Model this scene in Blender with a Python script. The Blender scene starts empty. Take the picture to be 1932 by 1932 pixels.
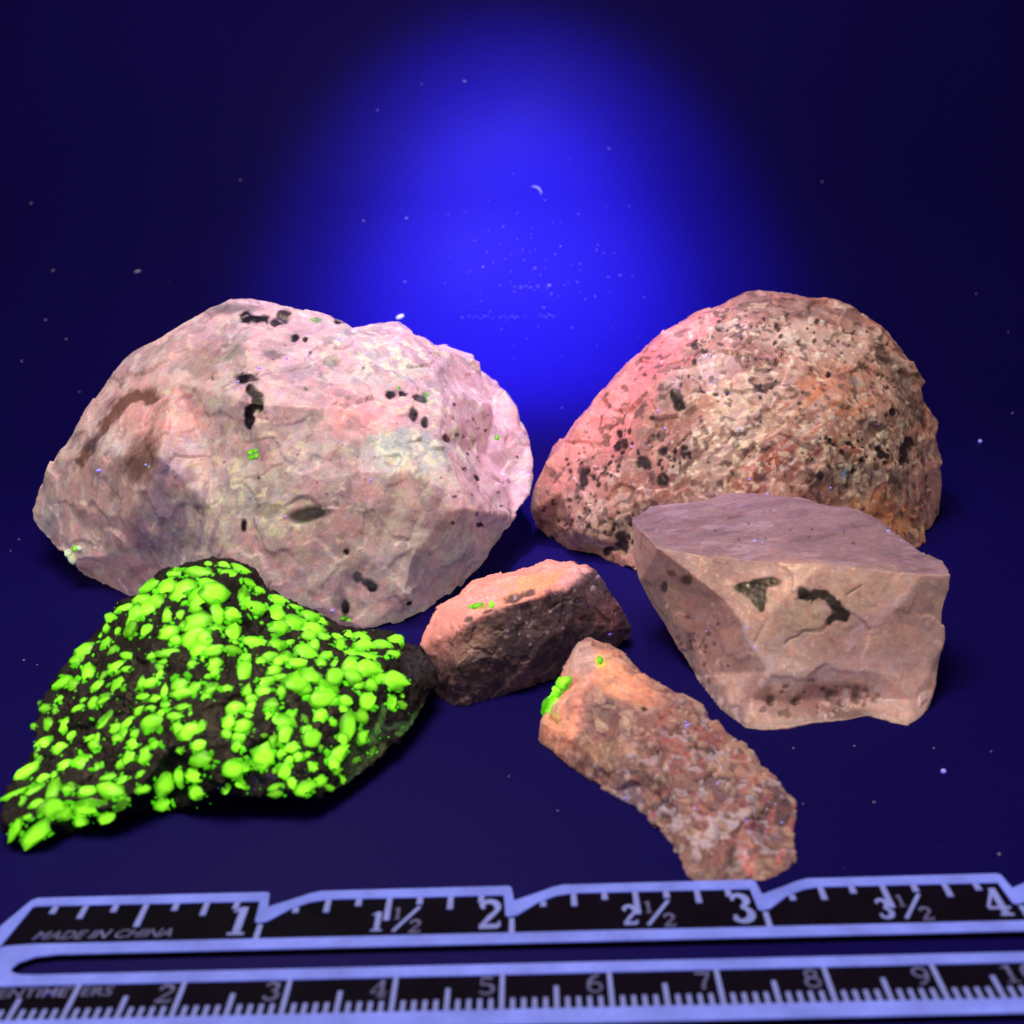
import bpy, bmesh, math, random
import numpy as np
from mathutils import Vector, Matrix
from mathutils.geometry import delaunay_2d_cdt
from mathutils.bvhtree import BVHTree

CM = 0.01                                    # the scene is laid out in centimetres, built in metres
scene = bpy.context.scene
COL = scene.collection

# ------------------------------------------------------------------ camera
FOV, PITCH, ROLL, CAMH = math.radians(45), math.radians(17.285), math.radians(-2.167), 7.654
cam_d = bpy.data.cameras.new('camera')
cam = bpy.data.objects.new('camera', cam_d)
COL.objects.link(cam)
cam.location = (0, 0, CAMH * CM)
cam.rotation_euler = (Matrix.Rotation(math.pi / 2 - PITCH, 3, 'X') @ Matrix.Rotation(ROLL, 3, 'Z')).to_euler()
cam_d.sensor_width = 36
cam_d.sensor_fit = 'HORIZONTAL'
cam_d.lens = 18 / math.tan(FOV / 2)
cam_d.clip_start = 0.005
cam_d.clip_end = 10
cam_d.dof.use_dof = True
cam_d.dof.focus_distance = 20 * CM
cam_d.dof.aperture_fstop = 37
scene.camera = cam

# ------------------------------------------------------------------ world, lamps, exposure
world = bpy.data.worlds.new('World')
scene.world = world
world.use_nodes = True
world.node_tree.nodes['Background'].inputs[0].default_value = (0.62, 0.48, 0.34, 1)
world.node_tree.nodes['Background'].inputs[1].default_value = 0.14

def lamp(name, kind, loc, target, color, power):
    d = bpy.data.lights.new(name, kind)
    o = bpy.data.objects.new(name, d)
    COL.objects.link(o)
    o.location = Vector(loc) * CM
    o.rotation_euler = (Vector(target) - Vector(loc)).to_track_quat('-Z', 'Y').to_euler()
    d.color = color
    d.energy = power
    return d
FILL = np.array((1.0, 0.78, 0.46))
f = lamp('overhead_fill', 'AREA', (-5, 11, 36), (0.5, 16, 0), tuple(FILL), 1.25)  # soft warm fill added to light the rocks
f.shape = 'DISK'; f.size = 20 * CM
TORCH = (0.1, 27.5, 25)
t = lamp('ultraviolet_torch', 'SPOT', TORCH, (0.45, 37.2, 3.2), (0.30, 0.24, 1.0), 8.0)      # hot centre of the beam
t.spot_size = math.radians(29); t.spot_blend = 1.0; t.shadow_soft_size = 1.0 * CM
t = lamp('ultraviolet_torch_halo', 'SPOT', TORCH, (0.45, 37.0, 4.4), (0.29, 0.22, 1.0), 6.2)      # softer ring round it
t.spot_size = math.radians(43); t.spot_blend = 1.0; t.shadow_soft_size = 1.0 * CM
t = lamp('ultraviolet_torch_spill', 'SPOT', TORCH, (0.0, 26.5, 0), (1.0, 0.66, 0.92), 1.6)   # wide spill of the same torch
t.spot_size = math.radians(48); t.spot_blend = 1.0; t.shadow_soft_size = 1.0 * CM

scene.render.engine = 'CYCLES'
scene.view_settings.view_transform = 'Standard'
scene.view_settings.look = 'None'
scene.view_settings.exposure = 0
scene.view_settings.gamma = 1
scene.view_settings.use_curve_mapping = False
scene.cycles.max_bounces = 6

# ------------------------------------------------------------------ pixel <-> place (view units: photograph scaled to 1932 px)
VW = 1932.0
FV = VW / 2 / math.tan(FOV / 2)
cp, sp, cr, sr = math.cos(PITCH), math.sin(PITCH), math.cos(ROLL), math.sin(ROLL)
def ray(px, py):
    a, b = px - VW / 2, py - VW / 2
    u, w = (a * cr + b * sr) / FV, (-a * sr + b * cr) / FV
    return np.array((u, cp - w * sp, -sp - w * cp))
def at(px, py, Y=None, z=None):
    d = ray(px, py)
    k = Y / d[1] if Y is not None else (z - CAMH) / d[2]
    return np.array((0, 0, CAMH)) + d * k
def project(P):
    X, Y, Z = P[:, 0], P[:, 1], P[:, 2] - CAMH
    zc = Y * cp - Z * sp
    yc = -(Y * sp + Z * cp)
    u, w = FV * X / zc, FV * yc / zc
    return VW / 2 + u * cr - w * sr, VW / 2 + u * sr + w * cr, zc

# ------------------------------------------------------------------ noise on arrays
def h3(ix, iy, iz, s):
    n = (ix.astype(np.int64) * 374761393 + iy.astype(np.int64) * 668265263 + iz.astype(np.int64) * 2147483647 + s * 1274126177) & 0xffffffff
    n = ((n ^ (n >> 13)) * 1274126177) & 0xffffffff
    n = ((n ^ (n >> 16)) * 2246822519) & 0xffffffff
    return ((n ^ (n >> 15)) & 0xffffff) / float(0xffffff)
def vnoise(P, freq, seed=0):
    p = P * freq + 100.0 + seed * 7.31
    i = np.floor(p).astype(np.int64); f_ = p - i
    w = f_ * f_ * f_ * (f_ * (f_ * 6 - 15) + 10)
    r = 0
    for dx in (0, 1):
        for dy in (0, 1):
            for dz in (0, 1):
                c = h3(i[:, 0] + dx, i[:, 1] + dy, i[:, 2] + dz, seed)
                r = r + c * np.where(dx, w[:, 0], 1 - w[:, 0]) * np.where(dy, w[:, 1], 1 - w[:, 1]) * np.where(dz, w[:, 2], 1 - w[:, 2])
    return r * 2 - 1
def fbm(P, freq, octaves=4, seed=0, gain=0.5):
    r = 0; a = 1.0; tot = 0
    for o in range(octaves):
        r = r + a * vnoise(P, freq * 2.03 ** o, seed + o * 3)
        tot += a; a *= gain
    return r / tot
def facets(P, freq, seed=0):
    """piecewise tilted planes, one per random cell: broken-stone facets; also a value per cell"""
    p = P * freq + 50.0
    i = np.floor(p).astype(np.int64)
    best = np.full(len(P), 9.0); cell = np.zeros((3, len(P)), np.int64); D = np.zeros((len(P), 3))
    for dx in (-1, 0, 1):
        for dy in (-1, 0, 1):
            for dz in (-1, 0, 1):
                a, b, c = i[:, 0] + dx, i[:, 1] + dy, i[:, 2] + dz
                d = p - np.stack((a + h3(a, b, c, seed), b + h3(a, b, c, seed + 1), c + h3(a, b, c, seed + 2)), 1)
                dist = (d ** 2).sum(1)
                m = dist < best
                best[m] = dist[m]; D[m] = d[m]
                cell[0][m] = a[m]; cell[1][m] = b[m]; cell[2][m] = c[m]
    a, b, c = cell
    g = np.stack((h3(a, b, c, seed + 3), h3(a, b, c, seed + 4), h3(a, b, c, seed + 5)), 1) * 2 - 1
    return ((D * g).sum(1) + 0.35 * g[:, 0]) / freq, h3(a, b, c, seed + 6)
def sstep(a, b, x):
    k = np.clip((x - a) / (b - a), 0, 1)
    return k * k * (3 - 2 * k)

def lin(c):
    c = np.array(c, float) / 255.0
    return np.where(c <= 0.04045, c / 12.92, ((c + 0.055) / 1.055) ** 2.4)
TINT = [1.0, 1.0, 1.0]
def alb(c, k=0.92):
    """mineral base colour that shows as sRGB c under the overhead fill"""
    return np.clip(lin(c) * np.array(TINT) / (FILL * k), 0.004, 0.9)

# ------------------------------------------------------------------ materials
def mat(name):
    m = bpy.data.materials.new(name); m.use_nodes = True
    return m, m.node_tree.nodes, m.node_tree.links, m.node_tree.nodes['Principled BSDF']
def node(N, kind, **kw):
    n = N.new(kind)
    for k, v in kw.items():
        if k in n.inputs: n.inputs[k].default_value = v
        else: setattr(n, k, v)
    return n
def mixc(N, L, fac, a, b, blend='MIX'):
    n = N.new('ShaderNodeMix'); n.data_type = 'RGBA'; n.blend_type = blend
    for s, v in ((0, fac), (6, a), (7, b)):
        if isinstance(v, (int, float)): n.inputs[s].default_value = v
        elif isinstance(v, tuple): n.inputs[s].default_value = v
        else: L.new(v, n.inputs[s])
    return n.outputs[2]
def ramp(N, L, src, stops):
    r = N.new('ShaderNodeValToRGB'); L.new(src, r.inputs[0])
    e = r.color_ramp.elements
    while len(e) < len(stops): e.new(0.5)
    for q, (p, v) in zip(e, stops):
        q.position = p; q.color = (v, v, v, 1) if isinstance(v, (int, float)) else v
    return r.outputs[0]

def stone_material(name, grain=1.0, contrast=1.0, sss=0.12, rough=0.62, glint=0.5, bump=0.5):
    m, N, L, B = mat(name)
    at_ = node(N, 'ShaderNodeAttribute', attribute_name='mineral')
    tc = N.new('ShaderNodeTexCoord')
    mp = N.new('ShaderNodeMapping'); L.new(tc.outputs['Object'], mp.inputs[0]); mp.inputs['Scale'].default_value = (100, 100, 100)
    wn = node(N, 'ShaderNodeTexNoise', Scale=3.5, Detail=4.0); L.new(mp.outputs[0], wn.inputs['Vector'])
    wv = N.new('ShaderNodeVectorMath'); wv.operation = 'MULTIPLY_ADD'
    L.new(wn.outputs['Color'], wv.inputs[0]); wv.inputs[1].default_value = (0.5, 0.5, 0.5); L.new(mp.outputs[0], wv.inputs[2])
    v1 = node(N, 'ShaderNodeTexVoronoi', Scale=4.0 * grain); L.new(wv.outputs[0], v1.inputs['Vector'])
    v2 = node(N, 'ShaderNodeTexVoronoi', Scale=11.0 * grain); L.new(wv.outputs[0], v2.inputs['Vector'])
    n3 = node(N, 'ShaderNodeTexNoise', Scale=28.0, Detail=5.0, Roughness=0.65); L.new(mp.outputs[0], n3.inputs['Vector'])
    s1 = N.new('ShaderNodeSeparateColor'); L.new(v1.outputs['Color'], s1.inputs[0])
    s2 = N.new('ShaderNodeSeparateColor'); L.new(v2.outputs['Color'], s2.inputs[0])
    v4 = node(N, 'ShaderNodeTexVoronoi', Scale=26.0 * grain); L.new(wv.outputs[0], v4.inputs['Vector'])
    s4 = N.new('ShaderNodeSeparateColor'); L.new(v4.outputs['Color'], s4.inputs[0])
    c = contrast
    r4 = ramp(N, L, s4.outputs[0], [(0, 1 - .22 * c), (.8, 1.0), (1, 1 + .4 * c)])
    r1 = ramp(N, L, s1.outputs[0], [(0, 1 - .16 * c), (1, 1 + .14 * c)])
    r2 = ramp(N, L, s2.outputs[1], [(0, 1 - .24 * c), (1, 1 + .20 * c)])
    r3 = ramp(N, L, n3.outputs[0], [(0.3, 1 - .25 * c), (0.72, 1 + .22 * c)])
    col = mixc(N, L, 1.0, at_.outputs['Color'], r1, 'MULTIPLY')
    col = mixc(N, L, 1.0, col, r2, 'MULTIPLY')
    col = mixc(N, L, 1.0, col, r3, 'MULTIPLY')
    col = mixc(N, L, 1.0, col, r4, 'MULTIPLY')
    # single grains slightly redder or paler
    tint = ramp(N, L, s2.outputs[2], [(0.0, (1.12, .95, .9, 1)), (0.5, (1, 1, 1, 1)), (1.0, (0.97, 1.0, 1.1, 1))])
    col = mixc(N, L, 0.8, col, tint, 'MULTIPLY')
    L.new(col, B.inputs['Base Color'])
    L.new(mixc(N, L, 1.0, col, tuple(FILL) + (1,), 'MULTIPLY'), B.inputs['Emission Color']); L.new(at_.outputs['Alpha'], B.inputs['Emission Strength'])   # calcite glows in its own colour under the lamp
    rr = ramp(N, L, s1.outputs[2], [(0, rough - .17), (1, rough + .2)])
    L.new(rr, B.inputs['Roughness'])
    B.inputs['Specular IOR Level'].default_value = glint
    B.inputs['Subsurface Weight'].default_value = sss
    B.inputs['Subsurface Radius'].default_value = (1.0, .6, .5)
    B.inputs['Subsurface Scale'].default_value = 0.0022
    b1 = node(N, 'ShaderNodeBump', Strength=bump, Distance=0.0002); L.new(n3.outputs[0], b1.inputs['Height'])
    b2 = node(N, 'ShaderNodeBump', Strength=bump * .9, Distance=0.0002); L.new(s2.outputs[0], b2.inputs['Height']); L.new(b1.outputs[0], b2.inputs['Normal'])
    L.new(b2.outputs[0], B.inputs['Normal'])
    return m

def glow_material(name, emit, strength, base, vary=0.35):
    m, N, L, B = mat(name)
    tc = N.new('ShaderNodeTexCoord')
    oi = N.new('ShaderNodeObjectInfo')
    nz = node(N, 'ShaderNodeTexNoise', Scale=2.2, Detail=4.0, noise_dimensions='4D'); L.new(tc.outputs['Object'], nz.inputs['Vector'])
    mm = N.new('ShaderNodeMath'); mm.operation = 'MULTIPLY'; L.new(oi.outputs['Random'], mm.inputs[0]); mm.inputs[1].default_value = 40; L.new(mm.outputs[0], nz.inputs['W'])
    col = ramp(N, L, nz.outputs[0], [(0.3, tuple(emit[0]) + (1,)), (0.7, tuple(emit[1]) + (1,))])
    rs = ramp(N, L, oi.outputs['Random'], [(0, strength * (1 - vary)), (1, strength)])
    sx = N.new('ShaderNodeSeparateXYZ'); L.new(tc.outputs['Object'], sx.inputs[0])
    hz = ramp(N, L, sx.outputs[2], [(0.05, .2), (.5, .5), (.95, 1.05)])          # thicker middle of the grain fluoresces more than its thin rim
    k0 = N.new('ShaderNodeMath'); k0.operation = 'MULTIPLY'; L.new(rs, k0.inputs[0]); L.new(hz, k0.inputs[1]); rs = k0.outputs[0]
    col = mixc(N, L, hz, col, tuple(emit[2]) + (1,))
    # Object Info colour alpha carries how strongly this crystal fluoresces
    k = N.new('ShaderNodeMath'); k.operation = 'MULTIPLY'; L.new(rs, k.inputs[0]); L.new(oi.outputs['Alpha'], k.inputs[1])
    L.new(col, B.inputs['Emission Color']); L.new(k.outputs[0], B.inputs['Emission Strength'])
    B.inputs['Base Color'].default_value = tuple(base) + (1,)
    B.inputs['Roughness'].default_value = 0.35
    bp = node(N, 'ShaderNodeBump', Strength=0.6, Distance=0.0003); L.new(nz.outputs[0], bp.inputs['Height']); L.new(bp.outputs[0], B.inputs['Normal'])
    return m

def board_material():
    m, N, L, B = mat('dark_glossy_board')
    tc = N.new('ShaderNodeTexCoord')
    mp = N.new('ShaderNodeMapping'); L.new(tc.outputs['Object'], mp.inputs[0]); mp.inputs['Scale'].default_value = (100, 100, 100)
    a = node(N, 'ShaderNodeTexNoise', Scale=0.18, Detail=3.0); L.new(mp.outputs[0], a.inputs['Vector'])
    b = node(N, 'ShaderNodeTexNoise', Scale=30.0, Detail=4.0, Roughness=.7); L.new(mp.outputs[0], b.inputs['Vector'])
    base = mixc(N, L, a.outputs[0], (.0058, .0034, .145, 1), (.0076, .0042, .18, 1))
    g = ramp(N, L, b.outputs[0], [(.3, .68), (.7, 1.3)])
    base = mixc(N, L, 1.0, base, g, 'MULTIPLY')
    L.new(base, B.inputs['Base Color'])
    B.inputs['Roughness'].default_value = 0.42
    B.inputs['Specular IOR Level'].default_value = 0.045
    r = ramp(N, L, a.outputs[0], [(.3, .5), (.7, .6)]); L.new(r, B.inputs['Roughness'])
    bp = node(N, 'ShaderNodeBump', Strength=0.12, Distance=0.0001); L.new(b.outputs[0], bp.inputs['Height']); L.new(bp.outputs[0], B.inputs['Normal'])
    return m

def plain(name, base, rough=0.5, emit=None, es=0.0, speckle=0.15, scale=40.0, spec=0.3):
    m, N, L, B = mat(name)
    tc = N.new('ShaderNodeTexCoord')
    mp = N.new('ShaderNodeMapping'); L.new(tc.outputs['Object'], mp.inputs[0]); mp.inputs['Scale'].default_value = (100, 100, 100)
    n = node(N, 'ShaderNodeTexNoise', Scale=scale, Detail=4.0, Roughness=.65); L.new(mp.outputs[0], n.inputs['Vector'])
    n2 = node(N, 'ShaderNodeTexNoise', Scale=2.2, Detail=3.0); L.new(mp.outputs[0], n2.inputs['Vector'])
    g = ramp(N, L, n.outputs[0], [(.3, 1 - speckle), (.7, 1 + speckle)])
    g2 = ramp(N, L, n2.outputs[0], [(.3, 1 - speckle), (.7, 1 + speckle)])
    c = mixc(N, L, 1.0, tuple(base) + (1,), g, 'MULTIPLY')
    c = mixc(N, L, 1.0, c, g2, 'MULTIPLY')
    L.new(c, B.inputs['Base Color'])
    B.inputs['Roughness'].default_value = rough
    B.inputs['Specular IOR Level'].default_value = spec
    if emit is not None:
        e = mixc(N, L, 1.0, tuple(emit) + (1,), g2, 'MULTIPLY')
        L.new(e, B.inputs['Emission Color']); B.inputs['Emission Strength'].default_value = es
    return m

M_BOARD = board_material()
M_PINK = stone_material('pink_calcite_rock', 1.0, 0.42, 0.35, .45, .5, .2)
M_BROWN = stone_material('speckled_brown_rock', .9, .5, 0.25, .45, .5, .15)
M_BLOCK = stone_material('smooth_blocky_calcite', 0.7, 0.38, 0.4, .42, .5, .15)
M_CHIP = stone_material('orange_calcite_chip', 1.3, .55, 0.25, .45, .5, .3)
M_HOST = stone_material('black_host_rock', 1.6, 1.2, 0.0, 0.6, 0.4)
M_GREEN = glow_material('green_fluorescent_crystal', ((0.05, 0.60, 0.002), (0.16, 0.95, 0.006), (0.33, 1.0, 0.03)), 1.55, (0.06, 0.30, 0.012), .45)
M_PALE = glow_material('pale_fluorescent_crystal', ((0.45, 0.8, 0.45), (0.7, 0.9, 0.7), (.8, 1., .8)), 0.6, (0.5, 0.6, 0.5))
M_SPECK = plain('violet_fluorescent_dust', (.45, .42, .65), .6, (.22, .18, 1.0), 0.8)
M_DUST = plain('pale_dust', (.34, .36, .6), .8, (.12, .12, .5), 0.16)
M_LINT = plain('bright_lint', (.75, .75, .8), .8, (.5, .55, 1.0), 0.6)
M_RBODY = plain('black_ruler_plastic', (.005, .0035, .016), .5, speckle=.25, spec=.04)
M_RLINE = plain('fluorescing_white_print', (.12, .16, .42), .6, (.13, .165, .78), 0.82, speckle=.18, scale=18)
M_RFAINT = plain('thin_white_print', (.10, .11, .24), .6, (.10, .11, .45), 0.34, speckle=.3, scale=26)
M_RTICK = plain('white_tick_print', (.15, .18, .36), .6, (.14, .17, .64), 0.72, speckle=.15, scale=26)

for m_ in (M_PINK, M_BROWN, M_BLOCK, M_CHIP, M_HOST, M_SPECK, M_DUST, M_LINT, M_RLINE, M_RFAINT, M_RTICK, M_RBODY):
    m_.cycles.emission_sampling = 'NONE'      # weak glow: no need to sample it as a lamp

# ------------------------------------------------------------------ object helpers
def link(name, me, m=None, parent=None, loc=None):
    o = bpy.data.objects.new(name, me)
    COL.objects.link(o)
    if m: 
        if not me.materials: me.materials.append(m)
    if parent: o.parent = parent
    if loc is not None: o.location = Vector(loc) * CM
    return o
def tag(o, label=None, cat=None, group=None, kind=None):
    for k, v in (('label', label), ('category', cat), ('group', group), ('kind', kind)):
        if v: o[k] = v
    return o
def empty(name, loc):
    o = bpy.data.objects.new(name, None); COL.objects.link(o)
    o.location = Vector(loc) * CM; o.empty_display_size = 0.01
    return o
def mesh_from(name, V, F, scale=CM, smooth=False):
    me = bpy.data.meshes.new(name)
    me.from_pydata([tuple(np.array(v) * scale) for v in V], [], F)
    me.update()
    if smooth:
        me.shade_smooth()
    return me

# ------------------------------------------------------------------ the board: floor that sweeps up into a leaning back
PROF = [(-14.0, 0.0), (30.5, 0.0)]
R_SW, A_SW = 9.0, math.radians(68)
for i in range(1, 25):
    a = A_SW * i / 24
    PROF.append((30.5 + R_SW * math.sin(a), R_SW * (1 - math.cos(a))))
yE, zE = PROF[-1]
PROF.append((yE + 26 * math.cos(A_SW), zE + 26 * math.sin(A_SW)))
def build_board():
    V, F = [], []
    for (y, z) in PROF:
        V += [(-45, y, z), (45, y, z)]
    for i in range(len(PROF) - 1):
        F.append((2 * i, 2 * i + 1, 2 * i + 3, 2 * i + 2))
    o = link('board', mesh_from('board', V, F, smooth=True), M_BOARD)
    sol = o.modifiers.new('thickness', 'SOLIDIFY'); sol.thickness = 0.1 * CM; sol.offset = -1
    return tag(o, 'dark blue glossy board that curves up behind the rocks', 'board', kind='structure')
build_board()
def on_board(px, py):
    d = ray(px, py)
    best = None
    for (y0, z0), (y1, z1) in zip(PROF[:-1], PROF[1:]):
        # solve CAMH + d.z*t = z0 + (z1-z0)*s ; d.y*t = y0+(y1-y0)*s
        A = np.array(((d[1], -(y1 - y0)), (d[2], -(z1 - z0))))
        if abs(np.linalg.det(A)) < 1e-9: continue
        t_, s_ = np.linalg.solve(A, np.array((y0, z0 - CAMH)))
        if t_ > 0 and -1e-6 <= s_ <= 1 + 1e-6 and (best is None or t_ < best[0]):
            n = np.array((0, -(z1 - z0), (y1 - y0))); n = n / np.linalg.norm(n)
            best = (t_, np.array((0, 0, CAMH)) + d * t_, n)
    return best[1], best[2]

# ------------------------------------------------------------------ stones
def stone_body(name, outline, inner, ridges, thick, voxel, rough, seed, paint, material, smooth_it=1):
    """outline / inner: (px, py, Y) or (px, py, 'g') standing on the floor or (px, py, ('z', h)).
    A closed solid: faceted front skin from the measured points, back rings behind it; remeshed, chipped and painted."""
    def P(q):
        px, py, s = q
        if s == 'g': return at(px, py, z=0.0)
        if isinstance(s, tuple): return at(px, py, z=s[1])
        p = at(px, py, Y=s)
        if p[2] < 0: p = at(px, py, z=0.0)
        return p
    n = len(outline)
    pts = list(outline) + list(inner)
    P3 = [P(q) for q in pts]
    v2 = [Vector((q[0], -q[1])) for q in pts]
    edges = [(i, (i + 1) % n) for i in range(n)]
    for r in ridges:
        edges += [(r[k], r[k + 1]) for k in range(len(r) - 1)]
    vo, eo, fo, ov, oe, of = delaunay_2d_cdt(v2, edges, [], 1, 1e-4)
    idx = [o[0] if o else None for o in ov]
    base = np.array(P3)
    V = [tuple(p) for p in base]
    remap = []
    for k, o in enumerate(idx):
        if o is None:
            d2 = [(vo[k] - q).length for q in v2]
            order = np.argsort(d2)[:3]
            w = 1 / (np.array([d2[j] for j in order]) + 1e-6)
            V.append(tuple((base[order] * w[:, None]).sum(0) / w.sum())); remap.append(len(V) - 1)
        else: remap.append(o)
    F = [[remap[i] for i in fc] for fc in fo]
    # keep faces inside the outline only
    poly = [(q[0], q[1]) for q in outline]
    def inside(x, y):
        c = False
        for i in range(n):
            x0, y0 = poly[i]; x1, y1 = poly[(i + 1) % n]
            if (y0 > y) != (y1 > y) and x < (x1 - x0) * (y - y0) / (y1 - y0) + x0: c = not c
        return c
    keep = []
    for fc in F:
        q = [project(np.array([V[i]]))[:2] for i in fc]
        if inside(sum(a[0][0] for a in q) / len(q), sum(a[1][0] for a in q) / len(q)): keep.append(fc)
    F = keep
    cen = base[:n].mean(0)
    rings = []
    for (tk, sc_) in ((0.45, 0.95), (0.85, 0.78), (1.0, 0.45)):
        ring = []
        for i in range(n):
            p = base[i].copy()
            d = np.array((p[0], p[1], 0)); d = d / np.linalg.norm(d)
            q = p + d * thick * tk
            q[0] = cen[0] + d[0] * thick * tk + (p[0] - cen[0]) * sc_
            zt = p[2] * sc_ if p[2] > 0.25 else p[2]
            q[2] = max(0.0, zt)
            ring.append(len(V)); V.append(tuple(q))
        rings.append(ring)
    prev = list(range(n))
    for ring in rings:
        for i in range(n):
            j = (i + 1) % n
            F.append([prev[i], prev[j], ring[j], ring[i]])
        prev = ring
    V.append(tuple(np.array([V[i] for i in prev]).mean(0)))
    for i in range(n):
        F.append([prev[i], prev[(i + 1) % n], len(V) - 1])
    bm = bmesh.new()
    bv = [bm.verts.new(v) for v in V]
    for fc in F:
        if len(set(fc)) > 2:
            try: bm.faces.new([bv[i] for i in fc])
            except ValueError: pass
    bmesh.ops.remove_doubles(bm, verts=bm.verts, dist=1e-4)
    bmesh.ops.triangulate(bm, faces=bm.faces)
    bmesh.ops.recalc_face_normals(bm, faces=bm.faces)
    me0 = bpy.data.meshes.new('tmp'); bm.to_mesh(me0); bm.free()
    ob = bpy.data.objects.new('tmp', me0); COL.objects.link(ob)
    md = ob.modifiers.new('r', 'REMESH'); md.mode = 'VOXEL'; md.voxel_size = voxel
    if smooth_it:
        s = ob.modifiers.new('s', 'SMOOTH'); s.iterations = smooth_it; s.factor = 0.5
    dg = bpy.context.evaluated_depsgraph_get()
    me = bpy.data.meshes.new_from_object(ob.evaluated_get(dg))
    bpy.data.objects.remove(ob); bpy.data.meshes.remove(me0)
    me.name = name
    nv = len(me.vertices)
    X = np.empty(nv * 3, np.float32); me.vertices.foreach_get('co', X); X = X.reshape(-1, 3).astype(float)
    Nn = np.empty(nv * 3, np.float32); me.vertex_normals.foreach_get('vector', Nn); Nn = Nn.reshape(-1, 3).astype(float)
    u, v, zc = project(X)
    # broken surface
    r = rough
    warp = np.stack([fbm(X, 1.3, 3, seed + k) for k in (11, 12, 13)], 1) * 0.25
    fa, rnd1 = facets(X + warp, 1.5 / r['size'], seed)
    fb, rnd2 = facets(X + warp * 0.5, 4.2 / r['size'], seed + 20)
    d = r['big'] * fbm(X, 0.9, 3, seed + 40) + r['chip'] * fa + r['chip2'] * fb
    d += r['fine'] * fbm(X, 7.0, 3, seed + 60, 0.6)
    d += r.get('grit', 0.0) * (np.abs(fbm(X, 16.0, 2, seed + 80)) * 2 - 0.5)
    X2 = X + Nn * d[:, None]
    # colours
    front = sstep(-0.15, 0.1, -(Nn * (X - np.array((0, 0, CAMH)))).sum(1) / np.linalg.norm(X - np.array((0, 0, CAMH)), axis=1))
    C = paint(X, u, v, front, rnd1, rnd2, seed)
    dep = C[:, 3]
    X2 = X2 - Nn * dep[:, None]
    X2[:, 2] = np.maximum(X2[:, 2], 0.0)
    o3 = np.array((X2[:, 0].mean(), X2[:, 1].mean(), 0.0))
    me.vertices.foreach_set('co', ((X2 - o3) * CM).astype(np.float32).ravel())
    ca = me.color_attributes.new('mineral', 'FLOAT_COLOR', 'POINT')
    C4 = np.ones((nv, 4), np.float32); C4[:, :3] = C[:, :3]; C4[:, 3] = C[:, 4]
    ca.data.foreach_set('color', C4.ravel())
    me.shade_smooth(); me.update()
    me.materials.clear(); me.materials.append(material)
    me.calc_loop_triangles()
    tri = np.empty(len(me.loop_triangles) * 3, np.int32); me.loop_triangles.foreach_get('vertices', tri)
    bvh = BVHTree.FromPolygons([tuple(p) for p in X2], [tuple(t_) for t_ in tri.reshape(-1, 3)])
    sm = BVHTree.FromPolygons([tuple(p) for p in X], [tuple(t_) for t_ in tri.reshape(-1, 3)])
    return me, o3, bvh, sm

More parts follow.
